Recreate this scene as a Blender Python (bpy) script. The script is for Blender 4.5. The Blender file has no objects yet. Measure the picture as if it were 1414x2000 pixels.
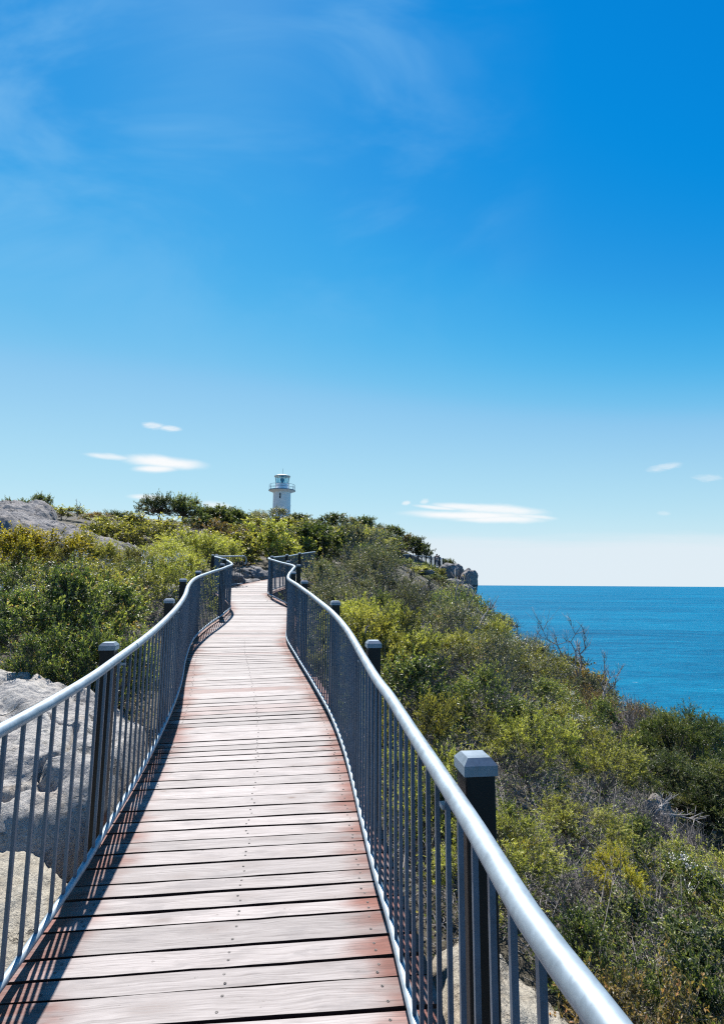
import bpy, math, random
import numpy as np
from mathutils import Vector, noise as mnoise

S = bpy.context.scene
COL = S.collection
rad = math.radians

# ------------------------------------------------------------------ camera, sky, sun, exposure
FPX, IW, IH, EYE = 1030.0, 1414.0, 2000.0, 1.6
PITCH, ROLL = math.atan(141.3 / FPX), rad(0.36)
SUN_EL, SUN_AZ = rad(56), rad(-18)          # azimuth from the camera's heading (+y), negative = towards -x

cam_d = bpy.data.cameras.new('camera')
cam = bpy.data.objects.new('camera', cam_d)
COL.objects.link(cam)
cam.location = (0, 0, EYE)
cam.rotation_mode = 'QUATERNION'
from mathutils import Matrix
cam.rotation_quaternion = (Matrix.Rotation(math.pi / 2 + PITCH, 3, 'X') @ Matrix.Rotation(ROLL, 3, 'Z')).to_quaternion()
cam_d.sensor_fit = 'VERTICAL'
cam_d.sensor_height = 36.0
cam_d.lens = FPX / IH * 36.0
cam_d.clip_start = 0.05
cam_d.clip_end = 400000
S.camera = cam

S.view_settings.view_transform = 'Standard'
S.view_settings.look = 'None'
S.view_settings.gamma = 1
S.view_settings.exposure = 0.92
S.cycles.use_denoising = False
S.cycles.filter_width = 1.25

sun_d = bpy.data.lights.new('sun', 'SUN')
sun = bpy.data.objects.new('sun', sun_d)
COL.objects.link(sun)
sun_d.energy = 5.0
sun_d.angle = rad(0.5)
sun_d.color = (1.0, 0.96, 0.9)
sdir = Vector((math.sin(SUN_AZ) * math.cos(SUN_EL), math.cos(SUN_AZ) * math.cos(SUN_EL), math.sin(SUN_EL)))
sun.rotation_mode = 'QUATERNION'
sun.rotation_quaternion = sdir.to_track_quat('Z', 'Y')

def ray(px, py):
    u, v = (px - IW / 2) / FPX, -(py - IH / 2) / FPX
    c, s = math.cos(ROLL), math.sin(ROLL)
    u, v = c * u - s * v, s * u + c * v
    return (u, math.cos(PITCH) - v * math.sin(PITCH), math.sin(PITCH) + v * math.cos(PITCH))

def at(px, py, d):
    """the world point seen at a pixel, d metres ahead"""
    r = ray(px, py)
    return Vector((r[0] / r[1] * d, d, EYE + r[2] / r[1] * d))

def proj(x, y, z):
    z = z - EYE
    F = y * math.cos(PITCH) + z * math.sin(PITCH)
    if F < 0.05:
        return None
    u, v = x / F, (-y * math.sin(PITCH) + z * math.cos(PITCH)) / F
    c, s = math.cos(ROLL), math.sin(ROLL)
    u, v = c * u + s * v, -s * u + c * v
    return (IW / 2 + FPX * u, IH / 2 - FPX * v)

# ------------------------------------------------------------------ node helpers
class NT:
    def __init__(self, tree):
        self.t = tree
    def n(self, kind, **kw):
        nd = self.t.nodes.new(kind)
        for k, v in kw.items():
            if k == 'ins':
                for i, val in v.items():
                    if hasattr(val, 'is_output'):
                        self.t.links.new(val, nd.inputs[i])
                    else:
                        nd.inputs[i].default_value = val
            else:
                setattr(nd, k, v)
        return nd
    def math(self, op, a, b=None, clamp=False):
        ins = {0: a}
        if b is not None:
            ins[1] = b
        return self.n('ShaderNodeMath', operation=op, use_clamp=clamp, ins=ins).outputs[0]
    def mix(self, fac, a, b, blend='MIX'):
        nd = self.n('ShaderNodeMix', data_type='RGBA', blend_type=blend)
        for i, val in ((0, fac), (6, a), (7, b)):
            if hasattr(val, 'is_output'):
                self.t.links.new(val, nd.inputs[i])
            else:
                nd.inputs[i].default_value = val
        return nd.outputs[2]
    def noise(self, vec, scale, detail=4, rough=0.55, dist=0.0):
        return self.n('ShaderNodeTexNoise', ins={'Vector': vec, 'Scale': scale, 'Detail': detail, 'Roughness': rough, 'Distortion': dist}).outputs[0]
    def ramp(self, fac, stops, interp='LINEAR'):
        nd = self.n('ShaderNodeValToRGB', ins={0: fac})
        cr = nd.color_ramp
        cr.interpolation = interp
        while len(cr.elements) < len(stops):
            cr.elements.new(0.5)
        for e, (p, c) in zip(cr.elements, stops):
            e.position = p
            e.color = c if len(c) == 4 else (*c, 1)
        return nd.outputs[0]
    def sstep(self, v, lo, hi):
        return self.n('ShaderNodeMapRange', interpolation_type='SMOOTHSTEP', ins={0: v, 1: lo, 2: hi, 3: 0.0, 4: 1.0}).outputs[0]
    def mapping(self, vec, scale=(1, 1, 1), rot=(0, 0, 0)):
        return self.n('ShaderNodeMapping', ins={0: vec, 2: rot, 3: scale}).outputs[0]

def g3(v):
    return (v, v, v, 1)

def new_mat(name):
    m = bpy.data.materials.new(name)
    m.use_nodes = True
    t = m.node_tree
    t.nodes.clear()
    k = NT(t)
    out = k.n('ShaderNodeOutputMaterial')
    return m, k, out

# ------------------------------------------------------------------ world
W = bpy.data.worlds.new('World')
S.world = W
W.use_nodes = True
wt = W.node_tree
wt.nodes.clear()
k = NT(wt)
sky = k.n('ShaderNodeTexSky', sky_type='NISHITA', sun_disc=False, sun_elevation=SUN_EL, sun_rotation=SUN_AZ,
          altitude=100.0, air_density=1.0, dust_density=0.06, ozone_density=3.0)
# a clear, polarised-looking sky: less red in the deep blue, unchanged low down
sc_ = k.n('ShaderNodeSeparateColor', ins={0: sky.outputs[0]})
WS = 0.105
SKYK = WS * 2 ** S.view_settings.exposure
def sky_curve(v, pts):
    nd = k.n('ShaderNodeFloatCurve', ins={1: k.math('MULTIPLY', v, 0.1434 / 1.3)})
    cv = nd.mapping.curves[0]
    while len(cv.points) < len(pts):
        cv.points.new(0.5, 0.5)
    for q_, (a_, b_) in zip(cv.points, pts):
        q_.location = (a_ / 1.3, b_ / 1.3)
        q_.handle_type = 'AUTO_CLAMPED'
    nd.mapping.use_clip = False
    nd.mapping.update()
    return k.math('MULTIPLY', nd.outputs[0], 1.3 / SKYK)
hs = k.n('ShaderNodeCombineColor', ins={0: sky_curve(sc_.outputs[0], [(0, 0), (0.19, 0.002), (0.222, 0.022), (0.25, 0.05), (0.30, 0.16), (0.347, 0.29), (0.58, 0.50), (1.0, 0.72), (1.3, 0.8)]),
                                        1: sky_curve(sc_.outputs[1], [(0, 0), (0.30, 0.232), (0.38, 0.318), (0.412, 0.38), (0.584, 0.61), (0.87, 0.775), (1.3, 0.86)]),
                                        2: sky_curve(sc_.outputs[2], [(0, 0), (0.4, 0.5), (0.59, 0.70), (0.70, 0.765), (0.768, 0.815), (1.0, 0.88), (1.3, 0.93)])})
tc = k.n('ShaderNodeTexCoord')
sep = k.n('ShaderNodeSeparateXYZ', ins={0: tc.outputs['Generated']})
yy = k.math('MAXIMUM', sep.outputs[1], 0.02)
cu = k.math('DIVIDE', sep.outputs[0], yy)
cw = k.math('DIVIDE', sep.outputs[2], yy)
front = k.math('GREATER_THAN', sep.outputs[1], 0.05)
comb = k.n('ShaderNodeCombineXYZ', ins={0: cu, 1: cw})
nz = k.noise(k.mapping(comb.outputs[0], scale=(16, 70, 1)), 1.0, 7, 0.62, 0.5)
nzc = k.math('SUBTRACT', nz, 0.5)
nw = k.math('SUBTRACT', k.noise(k.mapping(comb.outputs[0], scale=(9, 22, 1)), 1.0, 4, 0.55, 0.2), 0.5)
nf_ = k.noise(k.mapping(comb.outputs[0], scale=(60, 260, 1), rot=(0, 0, -0.08)), 1.0, 6, 0.65, 0.4)
def cloud(px, py, la, lb, tilt=0.0, dens=1.0, ragged=0.5):
    """a lens-shaped bank of cloud in the sky, by bearing and height over the horizon"""
    r = ray(px, py)
    u0, w0 = r[0] / r[1], r[2] / r[1]
    a, b = la / FPX, lb / FPX
    c, s = math.cos(tilt), math.sin(tilt)
    du = k.math('SUBTRACT', cu, u0)
    dw = k.math('ADD', k.math('SUBTRACT', cw, w0), k.math('MULTIPLY', nw, 1.1 * b))
    e = k.math('DIVIDE', k.math('ADD', k.math('MULTIPLY', du, c), k.math('MULTIPLY', dw, s)), a)
    f = k.math('DIVIDE', k.math('SUBTRACT', k.math('MULTIPLY', dw, c), k.math('MULTIPLY', du, s)), b)
    # thin out into points at both ends
    e2 = k.math('POWER', k.math('ABSOLUTE', e), 1.5)
    f2 = k.math('MULTIPLY', f, f)
    q = k.math('ADD', k.math('SQRT', k.math('ADD', k.math('MULTIPLY', e2, e2), f2)), k.math('MULTIPLY', k.math('ABSOLUTE', e), 0.25))
    q = k.math('ADD', q, k.math('MULTIPLY', nzc, ragged * 2.4))
    m = k.sstep(q, 1.15, 0.15)
    m = k.math('MULTIPLY', m, k.math('ADD', 1.0 - 0.9 * ragged, k.math('MULTIPLY', nf_, 1.8 * ragged)), clamp=True)
    return k.math('MULTIPLY', m, dens)
clouds = [cloud(322, 903, 108, 15, -0.08, 1.0, 0.12), cloud(305, 915, 58, 11, 0.02, 0.95, 0.15), cloud(212, 892, 66, 7, -0.10, 0.7, 0.3),
          cloud(300, 831, 30, 8, -0.12, 0.6, 0.7), cloud(332, 837, 30, 7, -0.10, 0.65, 0.7), cloud(290, 971, 52, 7, -0.06, 0.8, 0.2),
          cloud(425, 988, 40, 9, -0.12, 0.6, 0.5), cloud(915, 1006, 165, 11, -0.015, 1.0, 0.15), cloud(975, 1014, 120, 10, 0.0, 0.95, 0.2),
          cloud(975, 996, 120, 12, -0.06, 0.9, 0.25), cloud(905, 989, 80, 8, -0.06, 0.9, 0.3), cloud(855, 991, 60, 5, -0.08, 0.8, 0.25), cloud(1040, 1009, 60, 6, -0.08, 0.7, 0.3),
          cloud(793, 982, 11, 6, 0.3, 0.6, 0.7), cloud(829, 979, 12, 6, 0.2, 0.5, 0.7), cloud(1298, 911, 44, 10, 0.22, 0.42, 0.9),
          cloud(1384, 933, 38, 8, -0.05, 0.28, 0.9), cloud(1295, 1003, 18, 6, 0, 0.25, 0.8)]
cm = clouds[0]
for c_ in clouds[1:]:
    cm = k.math('MAXIMUM', cm, c_)
# low bank of thin cloud lying along the sea horizon
nzb = k.math('SUBTRACT', k.noise(k.mapping(comb.outputs[0], scale=(2.2, 34, 1)), 1.0, 5, 0.6, 0.2), 0.5)
bank_top = k.math('ADD', k.math('MULTIPLY', nzb, 0.055), 0.088)
bank = k.math('MULTIPLY', k.sstep(cw, k.math('ADD', bank_top, 0.016), k.math('SUBTRACT', bank_top, 0.022)), 0.93)
cm = k.math('MULTIPLY', cm, front)
veil_n = k.noise(k.mapping(comb.outputs[0], scale=(1.6, 2.6, 1), rot=(0, 0, 0.5)), 1.0, 5, 0.55, 0.6)
veil = k.math('MULTIPLY', k.math('MULTIPLY', k.sstep(veil_n, 0.40, 0.78), k.sstep(cw, 0.25, 0.75)), k.math('MULTIPLY', front, 0.5))  # pale high streaks painted in for the soft glare around the sun
veil = k.math('MULTIPLY', veil, k.sstep(cu, 0.45, -0.05))
skyc = k.mix(veil, hs.outputs[0], (0.27 / SKYK, 0.58 / SKYK, 0.89 / SKYK, 1))
col = k.mix(bank, skyc, (0.750 / SKYK, 0.850 / SKYK, 0.920 / SKYK, 1))
col = k.mix(cm, col, (0.956 / SKYK, 0.975 / SKYK, 0.99 / SKYK, 1))
bg = k.n('ShaderNodeBackground', ins={0: col, 1: WS})
wo = k.n('ShaderNodeOutputWorld', ins={0: bg.outputs[0]})

# ------------------------------------------------------------------ mesh helpers
def tag(o, label=None, cat=None, group=None, kind=None):
    if label: o['label'] = label
    if cat: o['category'] = cat
    if group: o['group'] = group
    if kind: o['kind'] = kind
    return o

def mesh_np(name, V, F, mat=None, parent=None, smooth=False, attrs=None, uv=None, link=True):
    """V (n,3), F (m,4) quads or (m,3) tris or list of such arrays"""
    V = np.asarray(V, np.float32)
    Fs = [np.asarray(f, np.int32) for f in (F if isinstance(F, list) else [F]) if len(f)]
    me = bpy.data.meshes.new(name)
    me.vertices.add(len(V))
    me.vertices.foreach_set('co', V.ravel())
    tot = sum(len(f) for f in Fs)
    loops = np.concatenate([f.ravel() for f in Fs])
    sizes = np.concatenate([np.full(len(f), f.shape[1], np.int32) for f in Fs])
    starts = np.concatenate([[0], np.cumsum(sizes)[:-1]]).astype(np.int32)
    me.loops.add(len(loops))
    me.loops.foreach_set('vertex_index', loops)
    me.polygons.add(tot)
    me.polygons.foreach_set('loop_start', starts)
    me.polygons.foreach_set('use_smooth', np.full(tot, smooth))
    for an, (dom, arr) in (attrs or {}).items():
        a = me.attributes.new(an, 'FLOAT', dom)
        a.data.foreach_set('value', np.asarray(arr, np.float32))
    if uv is not None:
        l = me.uv_layers.new(name='board')
        l.data.foreach_set('uv', np.asarray(uv, np.float32)[loops].ravel())
    me.update(calc_edges=True)
    me.validate()
    if mat: me.materials.append(mat)
    if not link:
        return me
    return link_mesh(name, me, parent)

def link_mesh(name, me, parent=None):
    o = bpy.data.objects.new(name, me)
    COL.objects.link(o)
    if parent: o.parent = parent
    return o

def empty(name, loc=(0, 0, 0), rz=0.0):
    o = bpy.data.objects.new(name, None)
    o.empty_display_size = 0.1
    COL.objects.link(o)
    o.location = loc
    o.rotation_euler = (0, 0, rz)
    return o

class MB:
    """collects shapes into one mesh"""
    def __init__(self):
        self.V, self.F4, self.F3 = [], [], []
        self.n = 0
    def add(self, V, F4=(), F3=()):
        V = np.asarray(V, float).reshape(-1, 3)
        self.V.append(V)
        if len(F4): self.F4.append(np.asarray(F4) + self.n)
        if len(F3): self.F3.append(np.asarray(F3) + self.n)
        self.n += len(V)
    def box(self, c, s, rz=0.0, taper=1.0):
        x, y, z = s[0] / 2, s[1] / 2, s[2] / 2
        P = np.array([(-x, -y, -z), (x, -y, -z), (x, y, -z), (-x, y, -z), (-x * taper, -y * taper, z), (x * taper, -y * taper, z), (x * taper, y * taper, z), (-x * taper, y * taper, z)])
        cc, ss = math.cos(rz), math.sin(rz)
        P = P @ np.array([[cc, ss, 0], [-ss, cc, 0], [0, 0, 1]]) + np.asarray(c)
        self.add(P, [(0, 3, 2, 1), (4, 5, 6, 7), (0, 1, 5, 4), (1, 2, 6, 5), (2, 3, 7, 6), (3, 0, 4, 7)])
    def lathe(self, prof, n=32, c=(0, 0, 0), cap=True, sx=1.0, sy=1.0):
        a = np.linspace(0, 2 * np.pi, n, endpoint=False)
        V = np.concatenate([np.stack([r * np.cos(a) * sx, r * np.sin(a) * sy, np.full(n, z)], 1) for r, z in prof]) + np.asarray(c)
        F = []
        for j in range(len(prof) - 1):
            i = np.arange(n)
            F.append(np.stack([j * n + i, j * n + (i + 1) % n, (j + 1) * n + (i + 1) % n, (j + 1) * n + i], 1))
        m = len(V)
        F3 = []
        if cap:
            V = np.concatenate([V, [[c[0], c[1], c[2] + prof[0][1]], [c[0], c[1], c[2] + prof[-1][1]]]])
            i = np.arange(n)
            F3 = np.concatenate([np.stack([np.full(n, m), (i + 1) % n, i], 1), np.stack([np.full(n, m + 1), (len(prof) - 1) * n + i, (len(prof) - 1) * n + (i + 1) % n], 1)])
        self.add(V, np.concatenate(F), F3)
    def tube(self, pts, r, n=10, cap=True):
        P = np.asarray(pts, float)
        m = len(P)
        rr = np.full(m, r) if np.isscalar(r) else np.asarray(r)
        T = np.gradient(P, axis=0)
        T /= np.linalg.norm(T, axis=1)[:, None] + 1e-9
        up = np.array([0, 0, 1.0]) if abs(T[0][2]) < 0.9 else np.array([1.0, 0, 0])
        N = np.cross(up, T[0]); N /= np.linalg.norm(N)
        a = np.linspace(0, 2 * np.pi, n, endpoint=False)
        V = []
        for i in range(m):
            N = N - T[i] * N.dot(T[i]); N /= np.linalg.norm(N)
            B = np.cross(T[i], N)
            V.append(P[i] + rr[i] * (np.cos(a)[:, None] * N + np.sin(a)[:, None] * B))
        V = np.concatenate(V)
        F = []
        i = np.arange(n)
        for j in range(m - 1):
            F.append(np.stack([j * n + i, j * n + (i + 1) % n, (j + 1) * n + (i + 1) % n, (j + 1) * n + i], 1))
        F3 = []
        if cap:
            V = np.concatenate([V, P[:1], P[-1:]])
            F3 = np.concatenate([np.stack([np.full(n, m * n), (i + 1) % n, i], 1), np.stack([np.full(n, m * n + 1), (m - 1) * n + i, (m - 1) * n + (i + 1) % n], 1)])
        self.add(V, np.concatenate(F), F3)
    def arrays(self):
        F = []
        if self.F4: F.append(np.concatenate(self.F4))
        if self.F3: F.append(np.concatenate(self.F3))
        return np.concatenate(self.V), F
    def build(self, name, mat, parent=None, smooth=False, bevel=0.0, auto=False):
        V, F = self.arrays()
        o = mesh_np(name, V, F, mat, parent, smooth)
        if bevel:
            b = o.modifiers.new('bevel', 'BEVEL')
            b.width = bevel; b.segments = 2; b.limit_method = 'ANGLE'
        return o

# ------------------------------------------------------------------ materials
def mat_galv(name, base, rough, metal):
    m, k, out = new_mat(name)
    geo = k.n('ShaderNodeNewGeometry')
    p = geo.outputs['Position']
    vor = k.n('ShaderNodeTexVoronoi', ins={'Vector': p, 'Scale': 90.0})
    n1 = k.noise(p, 9, 4, 0.6)
    n2 = k.noise(k.mapping(p, scale=(30, 30, 6)), 1, 4, 0.6)
    f = k.math('ADD', k.math('MULTIPLY', vor.outputs[1], 0.12), k.math('ADD', k.math('MULTIPLY', n1, 0.55), k.math('MULTIPLY', n2, 0.35)))
    c = k.ramp(f, [(0.28, tuple(v * 0.68 for v in base)), (0.52, base), (0.78, tuple(min(1, v * 1.3) for v in base))])
    r = k.ramp(n1, [(0.3, g3(rough - 0.08)), (0.7, g3(rough + 0.1))])
    b = k.n('ShaderNodeBsdfPrincipled', ins={'Base Color': c, 'Metallic': metal, 'Roughness': r})
    k.t.links.new(b.outputs[0], out.inputs[0])
    return m
M_RAIL = mat_galv('galvanised_tube', (0.300, 0.355, 0.395), 0.56, 0.5)
M_PICK = mat_galv('galvanised_bar', (0.085, 0.130, 0.185), 0.45, 0.55)

def mat_plain(name, colr, rough=0.5, metal=0.0, nscale=6.0, var=0.25, bump=0.0, spec=0.5):
    m, k, out = new_mat(name)
    tcn = k.n('ShaderNodeTexCoord')
    n1 = k.noise(tcn.outputs['Object'], nscale, 5, 0.6)
    c = k.ramp(n1, [(0.3, tuple(v * (1 - var) for v in colr)), (0.7, tuple(min(1, v * (1 + var)) for v in colr))])
    b = k.n('ShaderNodeBsdfPrincipled', ins={'Base Color': c, 'Metallic': metal, 'Roughness': rough, 'Specular IOR Level': spec})
    if bump:
        bp = k.n('ShaderNodeBump', ins={'Strength': bump, 'Distance': 0.01, 'Height': n1})
        k.t.links.new(bp.outputs[0], b.inputs['Normal'])
    k.t.links.new(b.outputs[0], out.inputs[0])
    return m
M_POST = mat_plain('black_post_paint', (0.006, 0.006, 0.006), 0.42, 0, 14, 0.35, spec=0.3)
M_CONC = mat_plain('concrete_stub', (0.35, 0.32, 0.27), 0.9, 0, 20, 0.3, 0.4)
M_STRING = mat_plain('bearer_timber', (0.13, 0.06, 0.035), 0.7, 0, 9, 0.3, 0.3)
M_WHITE = mat_plain('white_render', (0.88, 0.88, 0.875), 0.6, 0, 1.5, 0.05, 0.1)
M_DARK = mat_plain('dark_opening', (0.015, 0.017, 0.02), 0.3, 0, 4, 0.2)
M_ROOF = mat_plain('lantern_roof', (0.66, 0.60, 0.52), 0.5, 0, 3, 0.12)
M_STEEL = mat_plain('painted_steel', (0.16, 0.22, 0.28), 0.45, 0.3, 6, 0.2)
M_BARK = mat_plain('grey_bark', (0.17, 0.145, 0.125), 0.85, 0, 14, 0.45, 0.4)
M_BARKD = mat_plain('brown_bark', (0.075, 0.06, 0.05), 0.85, 0, 14, 0.45, 0.4)
M_DEAD = mat_plain('bleached_twigs', (0.255, 0.234, 0.221), 0.85, 0, 10, 0.35, 0.3)
M_TWIG = mat_plain('grey_twigs', (0.170, 0.153, 0.145), 0.85, 0, 10, 0.35, 0.3)
M_SCREW = mat_plain('screw_heads', (0.10, 0.092, 0.088), 0.6, 0.4, 60, 0.3)

def mat_wood():
    m, k, out = new_mat('weathered_decking')
    uv = k.n('ShaderNodeUVMap', uv_map='board').outputs[0]
    ra = k.n('ShaderNodeAttribute', attribute_name='board_rand').outputs['Fac']
    ed = k.n('ShaderNodeAttribute', attribute_name='edge_dist').outputs['Fac']
    red = k.n('ShaderNodeAttribute', attribute_name='fresh_or_shade').outputs['Fac']  # low: fresh wood; high: painted gap shade on the board sides
    off = k.n('ShaderNodeCombineXYZ', ins={0: k.math('MULTIPLY', ra, 37.0), 1: k.math('MULTIPLY', ra, 91.0), 2: k.math('MULTIPLY', ra, 13.0)}).outputs[0]
    p = k.n('ShaderNodeVectorMath', operation='ADD', ins={0: uv, 1: off}).outputs[0]
    warp = k.noise(k.mapping(p, scale=(3.0, 9.0, 1)), 1.0, 3, 0.5)
    pw = k.n('ShaderNodeVectorMath', operation='ADD', ins={0: p, 1: k.n('ShaderNodeCombineXYZ', ins={1: k.math('MULTIPLY', warp, 0.05)}).outputs[0]}).outputs[0]
    grain = k.noise(k.mapping(pw, scale=(4.0, 150.0, 1)), 1.0, 5, 0.65)
    fine = k.noise(k.mapping(pw, scale=(14.0, 420.0, 1)), 1.0, 3, 0.6)
    blot = k.noise(k.mapping(p, scale=(4.0, 10.0, 1)), 1.0, 4, 0.6)
    big = k.noise(k.mapping(p, scale=(1.2, 3.0, 1)), 1.0, 3, 0.6)
    # knots: sparse rings with dark cores
    vor = k.n('ShaderNodeTexVoronoi', ins={'Vector': k.mapping(pw, scale=(2.6, 8.0, 1)), 'Scale': 1.0, 'Randomness': 1.0})
    kn = k.math('MULTIPLY', k.sstep(vor.outputs['Distance'], 0.11, 0.03), k.sstep(big, 0.45, 0.51))
    ring = k.math('MULTIPLY', k.sstep(vor.outputs['Distance'], 0.42, 0.12), k.sstep(grain, 0.45, 0.60))
    # weathering: worn grey in the tread, oil-red along the rails
    e = k.math('ADD', ed, k.math('MULTIPLY', k.math('SUBTRACT', big, 0.5), 0.55))
    e = k.math('ADD', e, k.math('MULTIPLY', k.math('SUBTRACT', blot, 0.5), 0.18))
    worn = k.sstep(e, -0.05, 0.20)
    worn = k.math('MULTIPLY', worn, k.math('SUBTRACT', 1.0, red), clamp=True)
    fresh_or_shade = k.ramp(grain, [(0.3, (0.066, 0.016, 0.009)), (0.55, (0.148, 0.039, 0.023)), (0.75, (0.211, 0.066, 0.039))])
    old = k.ramp(grain, [(0.28, (0.165, 0.142, 0.133)), (0.5, (0.275, 0.243, 0.231)), (0.72, (0.345, 0.310, 0.297))])
    wl = k.ramp(k.math('ADD', worn, 0.0), [(0.0, g3(0.0)), (1.0, g3(0.98))])
    c = k.mix(wl, fresh_or_shade, old)
    vb = k.math('ADD', 0.8, k.math('MULTIPLY', ra, 0.36))
    c = k.mix(1.0, c, k.n('ShaderNodeCombineColor', ins={0: vb, 1: vb, 2: vb}).outputs[0], 'MULTIPLY')
    grey = k.math('MULTIPLY', k.sstep(blot, 0.52, 0.70), 0.6)
    c = k.mix(grey, c, (0.165, 0.145, 0.142, 1))
    spots = k.math('MULTIPLY', k.sstep(k.noise(k.mapping(p, scale=(22, 40, 1)), 1.0, 3, 0.6), 0.68, 0.74), 0.55)
    c = k.mix(spots, c, (0.075, 0.06, 0.055, 1))
    c = k.mix(k.math('MULTIPLY', ring, 0.6), c, (0.115, 0.08, 0.068, 1))
    c = k.mix(k.math('MULTIPLY', kn, 0.7), c, (0.10, 0.055, 0.04, 1))
    crack = k.math('MULTIPLY', k.sstep(fine, 0.66, 0.72), 0.5)
    c = k.mix(crack, c, (0.09, 0.06, 0.05, 1))
    c = k.mix(k.sstep(red, 1.0, 1.5), c, (0.035, 0.014, 0.010, 1))  # board sides go near black, gap shade put into the colour
    h = k.math('ADD', k.math('MULTIPLY', grain, 0.6), k.math('MULTIPLY', fine, 0.4))
    bp = k.n('ShaderNodeBump', ins={'Strength': 0.35, 'Distance': 0.004, 'Height': h})
    r = k.ramp(grain, [(0.3, g3(0.70)), (0.7, g3(0.60))])
    b = k.n('ShaderNodeBsdfPrincipled', ins={'Base Color': c, 'Roughness': r, 'Specular IOR Level': 0.40, 'Normal': bp.outputs[0]})
    k.t.links.new(b.outputs[0], out.inputs[0])
    return m
M_WOOD = mat_wood()

def mat_rock(name, light, mid, dark, lichen=0.5, scale=1.0):
    m, k, out = new_mat(name)
    p = k.n('ShaderNodeNewGeometry').outputs['Position']
    big = k.noise(p, 0.9 * scale, 6, 0.62, 0.4)
    med = k.noise(p, 5.0 * scale, 6, 0.65, 0.2)
    fin = k.noise(p, 30.0 * scale, 6, 0.75)
    spk = k.n('ShaderNodeTexVoronoi', ins={'Vector': p, 'Scale': 160.0 * scale}).outputs[1]
    spkf = k.n('ShaderNodeSeparateColor', ins={0: spk}).outputs[0]
    f = k.math('ADD', k.math('MULTIPLY', big, 0.4), k.math('ADD', k.math('MULTIPLY', med, 0.35), k.math('MULTIPLY', fin, 0.25)))
    c = k.ramp(f, [(0.37, dark), (0.475, mid), (0.57, light)])
    lm = k.math('MULTIPLY', k.sstep(med, 0.52, 0.62), k.sstep(fin, 0.4, 0.6))
    c = k.mix(k.math('MULTIPLY', lm, lichen), c, (0.085, 0.085, 0.08, 1))
    warm = k.sstep(k.noise(p, 2.2 * scale, 4, 0.6), 0.55, 0.7)
    c = k.mix(k.math('MULTIPLY', warm, 0.3), c, (0.42, 0.32, 0.22, 1))
    sp = k.ramp(spkf, [(0.0, g3(0.55)), (0.5, g3(1.0)), (1.0, g3(1.3))])
    c = k.mix(0.55, c, k.mix(1.0, c, sp, 'MULTIPLY'))
    # fissures
    vd = k.n('ShaderNodeTexVoronoi', feature='DISTANCE_TO_EDGE', ins={'Vector': k.n('ShaderNodeVectorMath', operation='ADD', ins={0: p, 1: k.n('ShaderNodeCombineXYZ', ins={0: med, 1: big, 2: med}).outputs[0]}).outputs[0], 'Scale': 0.75 * scale}).outputs[0]
    cr = k.math('MULTIPLY', k.sstep(vd, 0.025, 0.006), k.sstep(big, 0.45, 0.6))
    c = k.mix(k.math('MULTIPLY', cr, 0.7), c, (0.05, 0.045, 0.04, 1))
    h = k.math('SUBTRACT', k.math('ADD', k.math('MULTIPLY', med, 0.6), k.math('MULTIPLY', fin, 0.35)), k.math('MULTIPLY', cr, 0.8))
    bp = k.n('ShaderNodeBump', ins={'Strength': 1.0, 'Distance': 0.075 / scale, 'Height': h})
    b = k.n('ShaderNodeBsdfPrincipled', ins={'Base Color': c, 'Roughness': 0.85, 'Specular IOR Level': 0.3, 'Normal': bp.outputs[0]})
    k.t.links.new(b.outputs[0], out.inputs[0])
    return m
M_GRAN = mat_rock('pale_granite', (0.479, 0.451, 0.409), (0.332, 0.313, 0.295), (0.119, 0.119, 0.116), 0.7)
M_GRANB = mat_rock('blond_granite', (0.440, 0.405, 0.334), (0.352, 0.317, 0.255), (0.176, 0.150, 0.114), 0.3)
M_GRANF = mat_rock('lichen_granite', (0.289, 0.272, 0.264), (0.170, 0.162, 0.162), (0.060, 0.060, 0.064), 0.7, 0.45)

def mat_ground():
    m, k, out = new_mat('heath_soil')
    p = k.n('ShaderNodeNewGeometry').outputs['Position']
    n1 = k.noise(p, 1.2, 6, 0.6)
    n2 = k.noise(p, 18, 5, 0.7)
    f = k.math('ADD', k.math('MULTIPLY', n1, 0.5), k.math('MULTIPLY', n2, 0.5))
    c = k.ramp(f, [(0.35, (0.03, 0.027, 0.02)), (0.5, (0.075, 0.065, 0.045)), (0.65, (0.14, 0.12, 0.09))])
    bp = k.n('ShaderNodeBump', ins={'Strength': 0.8, 'Distance': 0.06, 'Height': n2})
    b = k.n('ShaderNodeBsdfPrincipled', ins={'Base Color': c, 'Roughness': 0.95, 'Normal': bp.outputs[0]})
    k.t.links.new(b.outputs[0], out.inputs[0])
    return m
M_SOIL = mat_ground()

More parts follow.
